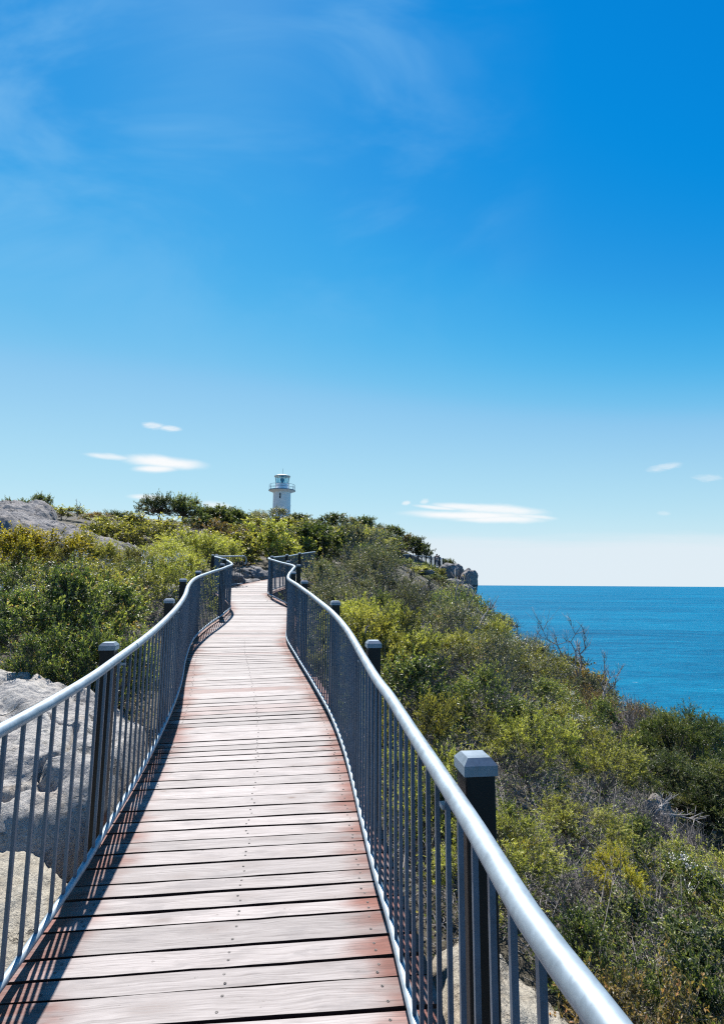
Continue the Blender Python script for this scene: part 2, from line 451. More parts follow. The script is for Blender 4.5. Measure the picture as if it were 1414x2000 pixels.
def mat_sea():
    m, k, out = new_mat('sea_water')
    p = k.n('ShaderNodeNewGeometry').outputs['Position']
    swell = k.noise(k.mapping(p, scale=(0.008, 0.030, 1), rot=(0, 0, 0.2)), 1.0, 7, 0.68, 0.5)
    chop = k.noise(k.mapping(p, scale=(0.05, 0.18, 1), rot=(0, 0, -0.15)), 1.0, 7, 0.70, 0.4)
    big = k.noise(k.mapping(p, scale=(0.0006, 0.003, 1)), 1.0, 5, 0.6)
    f = k.math('ADD', k.math('MULTIPLY', big, 0.34), k.math('ADD', k.math('MULTIPLY', swell, 0.36), k.math('MULTIPLY', chop, 0.30)))
    c = k.ramp(f, [(0.38, (0.0, 0.050, 0.112)), (0.48, (0.0, 0.096, 0.190)), (0.60, (0.002, 0.155, 0.268))])
    foam = k.math('MULTIPLY', k.sstep(chop, 0.66, 0.72), k.sstep(swell, 0.50, 0.60))
    c = k.mix(foam, c, (0.7, 0.75, 0.78, 1))
    h = k.math('ADD', k.math('MULTIPLY', swell, 1.0), k.math('MULTIPLY', chop, 0.5))
    bp = k.n('ShaderNodeBump', ins={'Strength': 1.0, 'Distance': 6.0, 'Height': h})
    b = k.n('ShaderNodeBsdfPrincipled', ins={'Base Color': c, 'Roughness': 0.5, 'IOR': 1.33, 'Specular IOR Level': 0.05, 'Normal': bp.outputs[0]})
    k.t.links.new(b.outputs[0], out.inputs[0])
    return m
M_SEA = mat_sea()

def mat_leaf(name, old, mid, young, tip, trans=0.45, rough=0.42, spec=0.4):
    m, k, out = new_mat(name)
    tnt = k.n('ShaderNodeAttribute', attribute_name='tint').outputs['Fac']
    oi = k.n('ShaderNodeObjectInfo').outputs['Random']
    t2 = k.math('ADD', tnt, k.math('MULTIPLY', k.math('SUBTRACT', oi, 0.5), 0.16), clamp=True)
    c = k.ramp(t2, [(0.0, old), (0.45, mid), (0.84, young), (0.97, tip)])
    vv = k.math('ADD', 0.82, k.math('MULTIPLY', oi, 0.36))
    c = k.n('ShaderNodeHueSaturation', ins={'Hue': k.math('ADD', 0.488, k.math('MULTIPLY', oi, 0.024)), 'Saturation': 1.0, 'Value': vv, 'Color': c}).outputs[0]
    b = k.n('ShaderNodeBsdfPrincipled', ins={'Base Color': c, 'Roughness': rough, 'Specular IOR Level': spec})
    tr = k.n('ShaderNodeBsdfTranslucent', ins={0: k.mix(1.0, c, (1.15, 1.2, 0.6, 1), 'MULTIPLY')})
    mx = k.n('ShaderNodeMixShader', ins={0: trans, 1: b.outputs[0], 2: tr.outputs[0]})
    k.t.links.new(mx.outputs[0], out.inputs[0])
    return m
LEAF = {
    'green': mat_leaf('green_leaves', (0.028, 0.050, 0.024), (0.124, 0.165, 0.050), (0.401, 0.413, 0.118), (0.354, 0.189, 0.094)),
    'olive': mat_leaf('olive_leaves', (0.059, 0.066, 0.028), (0.274, 0.267, 0.059), (0.543, 0.507, 0.118), (0.531, 0.472, 0.236)),
    'gold': mat_leaf('gold_leaves', (0.095, 0.088, 0.020), (0.40, 0.34, 0.036), (0.56, 0.46, 0.055), (0.56, 0.47, 0.09)),
    'gum': mat_leaf('gum_leaves', (0.050, 0.059, 0.040), (0.136, 0.144, 0.073), (0.330, 0.319, 0.142), (0.425, 0.248, 0.142), 0.4, 0.40, 0.5),
    'rust': mat_leaf('rust_leaves', (0.057, 0.050, 0.031), (0.165, 0.124, 0.050), (0.354, 0.212, 0.077), (0.425, 0.189, 0.094)),
    'dark': mat_leaf('dark_leaves', (0.028, 0.044, 0.020), (0.075, 0.102, 0.032), (0.21, 0.21, 0.06), (0.15, 0.14, 0.06)),
}
M_FLOWER = mat_plain('white_blossom', (0.612, 0.578, 0.510), 0.7, 0, 30, 0.12)
M_GLASS, kk, oo = new_mat('lantern_glass')
_g = kk.n('ShaderNodeBsdfGlossy', ins={0: (0.8, 0.9, 0.95, 1), 1: 0.05})
_t = kk.n('ShaderNodeBsdfTransparent', ins={0: (0.72, 0.88, 0.93, 1)})
kk.t.links.new(kk.n('ShaderNodeMixShader', ins={0: 0.18, 1: _t.outputs[0], 2: _g.outputs[0]}).outputs[0], oo.inputs[0])

# ------------------------------------------------------------------ path curves
def catmull(P, per=24):
    P = np.asarray(P, float)
    P = np.concatenate([[2 * P[0] - P[1]], P, [2 * P[-1] - P[-2]]])
    out = []
    t = np.linspace(0, 1, per, endpoint=False)[:, None]
    for i in range(1, len(P) - 2):
        a, b, c, d = P[i - 1:i + 3]
        out.append(0.5 * ((2 * b) + (c - a) * t + (2 * a - 5 * b + 4 * c - d) * t ** 2 + (3 * b - a - 3 * c + d) * t ** 3))
    out.append(P[-2][None])
    return np.concatenate(out)

LP = [(-1.10, -1.2), (-1.22, 0.5), (-1.30, 1.5), (-1.352, 2.2), (-1.385, 2.55), (-1.43, 2.95), (-1.485, 3.3), (-1.62, 4.18), (-1.82, 5.25), (-2.03, 6.15), (-2.36, 7.3), (-2.70, 8.7),
      (-2.86, 10.0), (-2.91, 11.3), (-3.03, 12.4), (-3.45, 13.6), (-4.05, 14.9), (-4.50, 16.2), (-4.66, 17.3), (-4.52, 18.2), (-4.18, 18.9)]
RP = [(0.46, -1.2), (0.40, 0.2), (0.325, 0.77), (0.292, 0.98), (0.267, 1.34), (0.233, 1.72), (0.188, 2.16), (0.139, 2.6), (0.085, 2.94), (0.015, 3.47), (-0.115, 4.45), (-0.290, 5.36), (-0.575, 6.43), (-0.887, 7.55), (-1.22, 8.9),
      (-1.36, 10.0), (-1.43, 11.0), (-1.53, 12.1), (-1.80, 13.2), (-2.28, 14.3), (-2.60, 15.0), (-2.73, 15.6), (-2.70, 16.3), (-2.60, 17.3), (-2.35, 20.0), (-1.98, 22.6)]
CP = [(-0.35, -1.5), (-0.45, 0.6), (-0.57, 2.0), (-0.64, 2.65), (-0.865, 4.34), (-1.08, 5.43), (-1.31, 6.33), (-1.64, 7.5), (-2.0, 9.2), (-2.13, 10.5), (-2.2, 11.65), (-2.5, 13.0), (-3.2, 14.7),
      (-3.6, 16.3), (-3.5, 18.3), (-3.1, 20.5), (-2.6, 23), (-1.9, 26)]
Lc, Rc, Cc = catmull(LP), catmull(RP), catmull(CP)
ZY = ([-3, 0, 2.2, 3.0, 4.2, 5.3, 6.2, 7.3, 9.2, 10.5, 11.7, 13.1, 14.9, 17, 18.6, 21, 23, 27],
      [-0.03, -0.01, 0.0, 0.065, 0.165, 0.285, 0.40, 0.53, 0.67, 0.80, 0.93, 1.04, 1.27, 1.42, 1.52, 1.76, 1.95, 2.3])
_yy = np.linspace(-3, 27, 601)
_zz = np.interp(_yy, *ZY)
_k = np.ones(31) / 31
_zz = np.concatenate([_zz[:15], np.convolve(_zz, _k, 'valid'), _zz[-15:]])
CcZ = np.interp(Cc[:, 1], _yy, _zz)
def zdeck(x, y):
    i = np.argmin((Cc[:, 0] - x) ** 2 + (Cc[:, 1] - y) ** 2)
    j0, j1 = max(i - 1, 0), min(i + 1, len(Cc) - 1)
    d = Cc[j1] - Cc[j0]
    t = np.dot(np.array([x, y]) - Cc[j0], d) / (d @ d)
    return float(CcZ[j0] + (CcZ[j1] - CcZ[j0]) * t)
def path_dist(x, y):
    return math.sqrt(float(np.min((Cc[:, 0] - x) ** 2 + (Cc[:, 1] - y) ** 2)))
def side_x(curve, y):
    return float(np.interp(y, curve[:, 1], curve[:, 0]))

# ------------------------------------------------------------------ terrain
CTRL = [(-1.6, -4, -0.5), (2, -4, -1.1), (-1.8, 0, -0.3), (1.2, 0.5, -0.7), (-2.3, 3, -0.1), (-3.0, 4.5, 0.2), (0.9, 3.2, -0.55), (0.5, 6, -0.2), (-3.0, 7, 0.6), (-0.1, 8.5, -0.2),
        (-4.0, 9.5, 0.9), (-0.6, 11, 0.1), (-4.2, 12.5, 1.0), (-1.2, 14, 0.6), (-6, 15, 1.55), (-1.2, 18, 0.75), (-6, 18.5, 1.75), (-5.2, 20.5, 1.9), (-0.6, 22, 1.1), (-4.6, 23, 2.1),
        (-1.9, 26, 1.9), (-3, 30, 2.9), (-4, 38, 4.3), (-5, 45, 5.4), (-8, 60, 7.3), (-14, 94, 11.2), (-10, 78, 9.3), (-22, 80, 10.5),
        (2.6, 1.5, -1.05), (2.5, 4, -1.0), (4.5, 3, -1.85), (4, 6, -1.65), (7, 6, -3.1), (3, 9, -1.0), (6, 10, -2.5), (8.3, 13, -3.7), (3, 14, -0.65), (6, 16, -2.1), (9.8, 17, -3.7), (2.5, 20, 0.0),
        (6, 24, -1.4), (10.2, 26, -3.5), (2.5, 30, 1.0), (7, 34, -0.9), (11, 40, -2.9), (3, 42, 2.6), (8, 48, 0.6), (12.3, 54, -1.4), (1, 55, 5.0), (6.5, 60, 2.7), (10.5, 62, 2.0), (13.0, 64, -0.3), (4, 66, 5.0),
        (-4, 72, 8.1), (1, 80, 8.8), (6.3, 73, 6.0), (9, 68, 4.1), (12, 76, 1.5),
        (9, 0, -4.4), (14, 8, -7.5), (15, 17, -8.0), (15.5, 28, -8.2), (16.5, 42, -8.0), (18, 55, -7.5), (19, 66, -8), (20, 80, -10), (30, 0, -24), (32, 20, -26), (33, 45, -27), (36, 66, -28), (38, 90, -30),
        (75, -10, -95), (75, 30, -100), (78, 70, -105), (80, 120, -105), (20, 110, -12), (40, 140, -50), (5, 105, 3), (-5, 120, 8),
        (-4, 2, 0.15), (-6, 5, 0.65), (-9, 3, 1.0), (-7, 9, 1.15), (-10.5, 10, 1.9), (-9, 14, 2.0), (-13, 14, 2.9), (-11, 19, 2.75), (-14.5, 19, 3.5), (-18, 22, 4.8), (-12, 25, 3.4), (-8, 25, 2.7), (-9, 33, 4.0), (-15, 33, 5.3),
        (-22, 30, 5.5), (-26, 45, 6.7), (-16, 45, 5.8), (-10, 45, 5.9), (-16, 60, 7.8), (-28, 65, 9.6), (-30, 95, 11.5), (-45, 60, 10.5), (-60, 30, 9), (-25, 10, 5.0), (-40, 5, 7), (-20, -8, 3), (-60, 110, 9), (-14, 130, 10), (-45, 140, 8)]
CTRL = np.array(CTRL, float)
def _u(r2):
    return np.where(r2 < 1e-9, 0, r2 * np.log(np.maximum(r2, 1e-9)) * 0.5)
_n = len(CTRL)
_K = _u(((CTRL[:, None, :2] - CTRL[None, :, :2]) ** 2).sum(-1)) + np.eye(_n) * 2.0
_P = np.concatenate([np.ones((_n, 1)), CTRL[:, :2]], 1)
_A = np.block([[_K, _P], [_P.T, np.zeros((3, 3))]])
_w = np.linalg.solve(_A, np.concatenate([CTRL[:, 2], np.zeros(3)]))
def tps(X, Y):
    X, Y = np.atleast_1d(X).astype(float), np.atleast_1d(Y).astype(float)
    r2 = (X[:, None] - CTRL[None, :, 0]) ** 2 + (Y[:, None] - CTRL[None, :, 1]) ** 2
    return _u(r2) @ _w[:_n] + _w[_n] + _w[_n + 1] * X + _w[_n + 2] * Y
def bumpz(x, y):
    return 0.10 * mnoise.noise((x * 0.7, y * 0.7, 3.1)) + 0.06 * mnoise.noise((x * 2.1, y * 2.1, 7.7))
def ground(x, y):
    z = float(tps(x, y)[0]) + bumpz(x, y)
    d = path_dist(x, y)
    if d < 2.2:
        zd = zdeck(x, y) - 0.38
        w = min(1, max(0, (2.2 - d) / 1.1))
        z = min(z, z * (1 - w) + zd * w) if d > 1.15 else min(z, zd)
    return z
gx = np.concatenate([np.arange(-95, -30, 4.0), np.arange(-30, -12, 1.2), np.arange(-12, 14, 0.4), np.arange(14, 30, 1.5), np.arange(30, 91, 5.0)])
gy = np.concatenate([np.arange(-14, -2, 2.0), np.arange(-2, 26, 0.4), np.arange(26, 60, 1.2), np.arange(60, 110, 2.5), np.arange(110, 171, 6.0)])
GX, GY = np.meshgrid(gx, gy)
GZ = tps(GX.ravel(), GY.ravel())
for i, (x, y) in enumerate(zip(GX.ravel(), GY.ravel())):
    if -14 < x < 16 and -3 < y < 64:
        GZ[i] += bumpz(x, y)
        if path_dist(x, y) < 2.2:
            GZ[i] = ground(x, y)
GZ = np.maximum(GZ, -112.0)
nx, ny = len(gx), len(gy)
ii = np.arange(nx - 1)[None, :] + np.arange(ny - 1)[:, None] * nx
Fg = np.stack([ii, ii + 1, ii + nx + 1, ii + nx], -1).reshape(-1, 4)
terr = mesh_np('terrain', np.stack([GX.ravel(), GY.ravel(), GZ], 1), Fg, M_SOIL, smooth=True)
tag(terr, 'dark heath soil of the headland under the shrubs', 'terrain', kind='structure')

# sea: one flat disc out to the horizon
mb = MB()
ring = [1, 120, 300, 800, 2500, 8000, 30000, 120000, 250000]
a = np.linspace(0, 2 * np.pi, 96, endpoint=False)
V = np.concatenate([np.stack([r * np.cos(a), r * np.sin(a), np.full(96, -108.0)], 1) for r in ring])
F = []
i = np.arange(96)
for j in range(len(ring) - 1):
    F.append(np.stack([j * 96 + i, (j + 1) * 96 + i, (j + 1) * 96 + (i + 1) % 96, j * 96 + (i + 1) % 96], 1))
sea = mesh_np('sea', V, np.concatenate(F), M_SEA)
tag(sea, 'deep turquoise blue open sea reaching the horizon', 'sea', kind='structure')

# ------------------------------------------------------------------ boardwalk
def hit(curve, c, n):
    """where the line c + t n crosses a curve nearest to c; returns t"""
    a, b = curve[:-1], curve[1:]
    d = b - a
    den = n[0] * d[:, 1] - n[1] * d[:, 0]
    den = np.where(abs(den) < 1e-9, 1e-9, den)
    w = a - c
    t = (w[:, 0] * d[:, 1] - w[:, 1] * d[:, 0]) / den
    s = (w[:, 0] * n[1] - w[:, 1] * n[0]) / den
    ok = (s >= -0.001) & (s <= 1.001) & (abs(t) < 3)
    if not ok.any():
        return None
    tt = t[ok]
    return float(tt[np.argmin(abs(tt))])

boardwalk = empty('boardwalk', (0, 0, 0))
tag(boardwalk, 'curving timber boardwalk of weathered planks, red along its edges', 'boardwalk', kind='structure')
rng = np.random.default_rng(5)
seg = np.linalg.norm(np.diff(Cc, axis=0), axis=1)
sC = np.concatenate([[0], np.cumsum(seg)])
def c_at(s):
    p = np.array([np.interp(s, sC, Cc[:, 0]), np.interp(s, sC, Cc[:, 1])])
    q = np.array([np.interp(s + 0.25, sC, Cc[:, 0]), np.interp(s + 0.25, sC, Cc[:, 1])])
    r_ = np.array([np.interp(s - 0.25, sC, Cc[:, 0]), np.interp(s - 0.25, sC, Cc[:, 1])])
    t = (q - r_) / np.linalg.norm(q - r_)
    return p, t, np.array([t[1], -t[0]])
Ldeck = np.concatenate([Lc[Lc[:, 1] < 18.7], [(-4.3, 19.2), (-4.05, 20.2), (-3.75, 21.2), (-3.4, 23.0), (-2.7, 26.5)]])
V, F, BR, ED, FR, UV = [], [], [], [], [], []
screws = MB()
nv = 0
s = 0.05
NEARW = [0.112, 0.088, 0.094, 0.098, 0.138, 0.090, 0.104, 0.142, 0.082, 0.106, 0.094, 0.128]
NS = 14
bi = 0
while s < sC[-1] - 0.4:
    w = float(rng.choice([0.088, 0.10, 0.112, 0.125, 0.145, 0.18], p=[.22, .22, .20, .16, .12, .08]))
    if c_at(s)[0][1] > 1.62 and NEARW: w = NEARW.pop(0)
    gap = float(rng.uniform(0.011, 0.018))
    rows = []
    for ss in (s, s + w):
        p, t, n = c_at(ss)
        tr_, tl_ = hit(Rc, p, n), hit(Ldeck, p, n)
        tr_ = 0.75 if tr_ is None else tr_
        tl_ = -0.75 if tl_ is None else tl_
        rows.append((p, n, tl_ - 0.045, tr_ + 0.13))
    jz = rng.normal(0, 0.0016, 2)
    rb = rng.random()
    fresh_or_shade = 0.55 if abs(rows[0][0][1] - 6.15) < 0.10 else (0.25 if rng.random() < 0.06 else 0.0)
    tt = np.linspace(0, 1, NS + 1)
    jit = [np.convolve(rng.normal(0, 0.0040, NS + 3), np.ones(3) / 3, 'valid') for _ in range(2)]
    L_ = rows[0][3] - rows[0][2]
    for e_, (p, n, t0, t1) in enumerate(rows):
        for lay in (0, 1):
            for q in range(NS + 1):
                tq = t0 + (t1 - t0) * tt[q]
                xy = p + n * tq + np.array([n[1] * -1, n[0]]) * jit[e_][q]
                z = np.interp(p[1], _yy, _zz) + jz[e_] + rng.normal(0, 0.0003)
                V.append((xy[0], xy[1], z - 0.036 * lay))
                BR.append(rb)
                ED.append(min((1 - tt[q]) * L_ - 0.15, tt[q] * L_ - 0.09))
                FR.append(fresh_or_shade)
                UV.append((tt[q] * L_, e_ * w))
    b0 = nv; m1 = NS + 1
    for q in range(NS):
        A, B, C_, D = b0 + q, b0 + m1 + q, b0 + 2 * m1 + q, b0 + 3 * m1 + q
        F += [(A, A + 1, C_ + 1, C_), (B, D, D + 1, B + 1)]
    # shade of the gaps is painted dark on the sawn sides: their own vertices
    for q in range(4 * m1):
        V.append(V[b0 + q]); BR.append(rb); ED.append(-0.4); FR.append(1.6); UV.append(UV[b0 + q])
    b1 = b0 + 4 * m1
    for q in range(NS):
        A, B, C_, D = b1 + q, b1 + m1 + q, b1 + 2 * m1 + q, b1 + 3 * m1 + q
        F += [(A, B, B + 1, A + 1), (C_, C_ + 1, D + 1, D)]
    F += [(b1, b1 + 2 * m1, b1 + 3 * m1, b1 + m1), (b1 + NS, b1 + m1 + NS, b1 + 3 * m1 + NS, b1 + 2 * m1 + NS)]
    nv += 8 * m1
    # screws, two per row over each bearer
    if rows[0][0][1] < 9:
        p, n, t0, t1 = rows[0]
        for base in (t0 + 0.17, (t0 + t1) / 2 + 0.02, t1 - 0.20):
            for fr_ in ((0.22, 0.78) if w > 0.13 else (0.3, 0.7)):
                xy = p + n * (base + rng.normal(0, 0.008)) + np.array([-n[1], n[0]]) * (w * fr_ + rng.normal(0, 0.004))
                zz = np.interp(c_at(s + w * fr_)[0][1], _yy, _zz) + np.mean(jz)
                screws.lathe([(0.0062, -0.004), (0.0062, 0.0012), (0.0050, 0.0018), (0.0030, 0.0014), (0.0022, -0.001), (0.0005, -0.002)], 8, (xy[0], xy[1], zz))
    s += w + gap
    bi += 1
deck = mesh_np('decking', V, np.array(F), M_WOOD, boardwalk, attrs={'board_rand': ('POINT', BR), 'edge_dist': ('POINT', ED), 'fresh_or_shade': ('POINT', FR)}, uv=UV)
screws.build('screw', M_SCREW, boardwalk)
for off in (0.09, -0.03):
    curve = Rc if off > 0 else Ldeck
    for extra in ((0.03,) if off > 0 else (0.05,)):
        pts = []
        for p in curve[::6]:
            pts.append((p[0] + (extra if off > 0 else 0.05), p[1], zdeck(*p) - 0.15))
        mbx = MB()
        P = np.array(pts)
        for a_, b_ in zip(P[:-1], P[1:]):
            m_ = (a_ + b_) / 2
            d_ = b_ - a_
            mbx.box(m_, (0.055, np.linalg.norm(d_) + 0.012, 0.21), math.atan2(d_[1], d_[0]) - math.pi / 2)
        mbx.build('bearer', M_STRING, boardwalk)

# ------------------------------------------------------------------ railings
def resample(curve, step):
    sg = np.concatenate([[0], np.cumsum(np.linalg.norm(np.diff(curve, axis=0), axis=1))])
    ss = np.arange(0, sg[-1], step)
    return np.stack([np.interp(ss, sg, curve[:, 0]), np.interp(ss, sg, curve[:, 1])], 1)

HB, HP = 0.07, 0.97       # bottom rail over the deck, handrail over the bottom rail
pm = MB(); pm.box((0, 0, HP / 2), (0.0135, 0.0135, HP)); pV, pF = pm.arrays()
PICKET = mesh_np('baluster', pV, pF, M_PICK, link=False)
cm_ = MB()
cm_.box((0, 0, 0.014), (0.098, 0.098, 0.028)); cm_.box((0, 0, 0.037), (0.098, 0.098, 0.018), 0, 0.68)
cV, cF = cm_.arrays()
CAP = mesh_np('post_cap', cV, cF, mat_galv('galvanised_cap', (0.205, 0.243, 0.282), 0.5, 0.6), link=False)
bm_ = MB()
bm_.box((0, 0, 0), (0.11, 0.03, 0.012)); bm_.tube([(-0.02, 0, -0.02), (-0.02, 0, 0.02)], 0.008, 8)
bV, bF = bm_.arrays()
BRACKET = mesh_np('bracket', bV, bF, M_RAIL, link=False)

def railing(name, label, curve, post_start, out_sign, end_loop=False, base=None, post_to=99):
    root = empty(name, (0, 0, 0))
    tag(root, label, 'railing')
    zf = base or zdeck
    fine = resample(curve, 0.10)
    hand = [(p[0], p[1], zf(*p) + HB + HP) for p in fine]
    if end_loop:
        d = np.array(hand[-1]) - np.array(hand[-3]); d[2] = 0; d /= np.linalg.norm(d)
        e = np.array(hand[-1])
        for ang in np.linspace(0.3, 2.6, 9):
            hand.append(tuple(e + d * 0.16 * math.sin(ang) + np.array([0, 0, -0.16 * (1 - math.cos(ang))])))
    h = MB(); h.tube(hand, 0.0255, 16)
    # weld collars where the tube lengths join
    for q in range(18, len(fine) - 2, 31):
        h.tube([hand[q], tuple(np.array(hand[q]) * 0.7 + np.array(hand[q + 1]) * 0.3)], 0.0268, 16)
    h.build('handrail', M_RAIL, root, True)
    b = MB(); b.tube([(p[0], p[1], zf(*p) + HB) for p in fine], 0.018, 10)
    b.build('bottom_rail', M_RAIL, root, True)
    pk = resample(curve, 0.127)
    order = sorted(range(len(pk)), key=lambda q: abs(pk[q][1] - 2.0) if pk[q][1] > 1.0 else 50)
    near = set(order[:99])
    rest = MB()
    dirs = np.gradient(pk, axis=0)
    for q, p in enumerate(pk):
        z = zf(*p) + HB
        ang = math.atan2(dirs[q][1], dirs[q][0])
        if q in near:
            o = link_mesh('baluster', PICKET, root)
            o.location = (p[0], p[1], z)
            o.rotation_euler = (0, 0, ang)
        else:
            rest.box((p[0], p[1], z + HP / 2), (0.0135, 0.0135, HP), ang)
    if rest.n:
        o = rest.build('balusters_beyond', M_PICK, root)
        o['kind'] = 'stuff'
    # posts stand just outside the rails
    ps = resample(curve[curve[:, 1] >= post_start - 0.02], 2.05)
    pd = np.gradient(ps, axis=0)
    for q, p in enumerate(ps):
        if p[1] > post_to: break
        t = pd[q] / np.linalg.norm(pd[q])
        n = np.array([t[1], -t[0]]) * out_sign
        c = p + n * 0.090
        ang = math.atan2(t[1], t[0])
        zt = zf(*p) + HB + HP + 0.03
        zb = ground(c[0], c[1]) + 0.02 if base is None else zf(*p) - 1.0
        zb = min(zb, zf(*p) - 0.1)
        m = MB(); m.box((0, 0, (zt + zb) / 2), (0.086, 0.086, zt - zb), 0)
        po = m.build('post', M_POST, root, bevel=0.004)
        po.location = (c[0], c[1], 0)
        po.rotation_euler = (0, 0, ang)
        co = link_mesh('post_cap', CAP, po); co.location = (0, 0, zt)
        bo = link_mesh('bracket', BRACKET, po); bo.location = (0, 0.05 * out_sign, zt - 0.09); bo.rotation_euler = (0, 0, math.pi / 2)
        if base is None and p[1] < 12:
            f = MB(); f.box((0, 0, zb - 0.18), (0.17, 0.17, 0.40))
            fo = f.build('footing', M_CONC, po)
    return root

bev = CAP
railing('seaward_railing', 'galvanised railing with black posts along the seaward edge, its handrail sweeping past the camera', Rc, 1.62, 1, post_to=20)
railing('hillside_railing', 'galvanised railing along the hillside edge, ending in a downturned handrail loop', Lc, 3.45, -1, end_loop=True)

# ------------------------------------------------------------------ rocks
def fbm(v, oct=5):
    return mnoise.fractal(v, 0.9, 2.0, oct, noise_basis='PERLIN_ORIGINAL')

def boulder(name, label, c, size, seed, mat, rz=0.0, sub=5, rough=0.22, block=0.35, group=None, tilt=0.0, cat='boulder'):
    import bmesh
    bm = bmesh.new()
    bmesh.ops.create_icosphere(bm, subdivisions=sub, radius=1)
    off = Vector((seed * 7.31, seed * 3.7, seed * 1.9))
    for v in bm.verts:
        p = v.co.copy()
        # squarer than a ball
        pw = 2.0 + 2.2 * block
        r = 1.0 / (abs(p.x) ** pw + abs(p.y) ** pw + abs(p.z) ** pw) ** (1 / pw)
        p = p * r
        d = fbm(p * 0.9 + off, 3) * rough + fbm(p * 3.2 + off, 4) * rough * 0.28
        cr = abs(fbm(p * 1.3 + off * 2, 2))
        d -= max(0, 0.05 - cr) * 1.6
        v.co = p * (1 + d)
    me = bpy.data.meshes.new(name)
    bm.to_mesh(me); bm.free()
    me.polygons.foreach_set('use_smooth', np.full(len(me.polygons), True))
    me.materials.append(mat)
    o = link_mesh(name, me)
    o.location = c
    o.scale = size
    o.rotation_euler = (tilt, tilt * 0.5, rz)
    tag(o, label, cat, group)
    return o

def slab(name, label, cx, cy, rx, ry, rz, top, mat, seed, edge=0.35, na=200, nr=60, cat='rock slab', rough=0.05, ledges=0.0):
    """a broad rock sheet: top(x, y) gives its upper surface, its rim rolls over into the ground"""
    V, F = [], []
    for j in range(nr + 1):
        r = (j / nr)
        for i in range(na):
            a = 2 * math.pi * i / na
            R = 1 + 0.22 * mnoise.noise((math.cos(a) * 1.3 + seed, math.sin(a) * 1.3, seed * 2.3)) + 0.06 * mnoise.noise((math.cos(a) * 5 + seed, math.sin(a) * 5, 1.3))
            lx, ly = rx * R * r * math.cos(a), ry * R * r * math.sin(a)
            x = cx + lx * math.cos(rz) - ly * math.sin(rz)
            y = cy + lx * math.sin(rz) + ly * math.cos(rz)
            z = top(x, y)
            z += rough * fbm(Vector((x * 1.1 + seed, y * 1.1, 0.3)), 5) + rough * 0.5 * fbm(Vector((x * 5, y * 5, seed)), 4) + rough * 0.22 * fbm(Vector((x * 17, y * 17, seed)), 3)
            if ledges:
                q = mnoise.noise((x * 0.55 + seed, y * 0.8, 2.0)) + 0.25 * mnoise.noise((x * 2.2, y * 2.2, 5.0))
                z += ledges * (1 / (1 + math.exp(-q * 26)) - 0.5)
                q2 = abs(mnoise.noise((x * 0.9 - seed, y * 0.7, 9.0)) + 0.12 * mnoise.noise((x * 5, y * 5, 2.0)))
                z -= max(0, 0.035 - q2) * 4.0
            t = max(0, (r - (1 - edge)) / edge)
            z -= (1 - math.sqrt(max(0, 1 - t * t))) * 0.9
            V.append((x, y, z))
    for j in range(nr):
        for i in range(na):
            F.append((j * na + i, (j + 1) * na + i, (j + 1) * na + (i + 1) % na, j * na + (i + 1) % na))
    o = mesh_np(name, V, np.array(F), mat, smooth=True)
    tag(o, label, cat)
    return o

def _topA(x, y):
    d = side_x(Lc, y) - x                      # metres out from the hillside railing
    z = zdeck(side_x(Lc, y), y)
    return z + 0.06 - 3.0 * max(0, 0.24 - d) + 0.24 * max(0, d - 0.15) - 0.03 * max(0, d - 1.2) ** 2 - 0.05 * max(0, y - 4.2)
slab('granite_outcrop', 'pale lichen-speckled granite outcrop rising behind the near hillside balusters', -3.15, 4.15, 1.85, 1.55, 0.45, _topA, M_GRAN, 3.0, 0.22, 320, 120, 'outcrop', 0.065, 0.13)
slab('granite_slab', 'low blond granite slab under the hillside railing, below the grey outcrop', -2.1, 2.2, 1.05, 1.65, 0.25, lambda x, y: -0.06 + 0.05 * (y - 2.0) + 0.10 * (-1.5 - x), M_GRANB, 8.0, 0.3, 220, 70, 'rock slab', 0.09, 0.08)
slab('granite_slab', 'blond granite slab just outside the nearest post of the seaward railing', 0.72, 2.15, 0.50, 1.25, 0.10, lambda x, y: -0.20 - 0.38 * max(0, x - 0.45) + 0.03 * y, M_GRANB, 11.0, 0.5, 200, 60, 'rock slab', 0.08, 0.05)
boulder('granite_boulder', 'small pale boulder between the two nearest seaward posts and low heath', (0.95, 1.35, -0.62), (0.34, 0.42, 0.34), 4, M_GRAN, 0.4, 5)
def _topR(x, y):
    # long whale-back rock on the hillside
    return 2.55 + 0.36 * (-7.6 - x) * (1.0 if x > -14 else 1.0) - 0.012 * max(0, -12 - x) ** 2 - 0.10 * (y - 19.5) ** 2
slab('granite_ridge', 'long grey whaleback of bare granite on the hillside skyline', -11.6, 19.6, 5.6, 1.9, -0.20, lambda x, y: min(2.2 + 0.30 * (-6.8 - x), 3.9 + 0.12 * (-12.4 - x)) + 0.25 - 0.16 * (y - 19.6 - 0.2 * (-11.6 - x)) ** 2, M_GRANF, 5.0, 0.3, 240, 70, 'rock', 0.10, 0.06)
slab('granite_ridge', 'upper hump of bare granite at the hillside skyline edge', -16.4, 22.6, 3.6, 2.0, -0.2, lambda x, y: 5.15 - 0.13 * (y - 22.6) ** 2 - 0.05 * abs(x + 17) , M_GRANF, 15.0, 0.35, 200, 60, 'rock', 0.12, 0.10)
slab('granite_shelf', 'flat granite shelf among shrubs under the yellow bush', -6.9, 11.3, 1.9, 0.9, 0.1, lambda x, y: 1.78 - 0.05 * (x + 7), M_GRANF, 21.0, 0.4, 160, 40, 'rock', 0.12, 0.05)
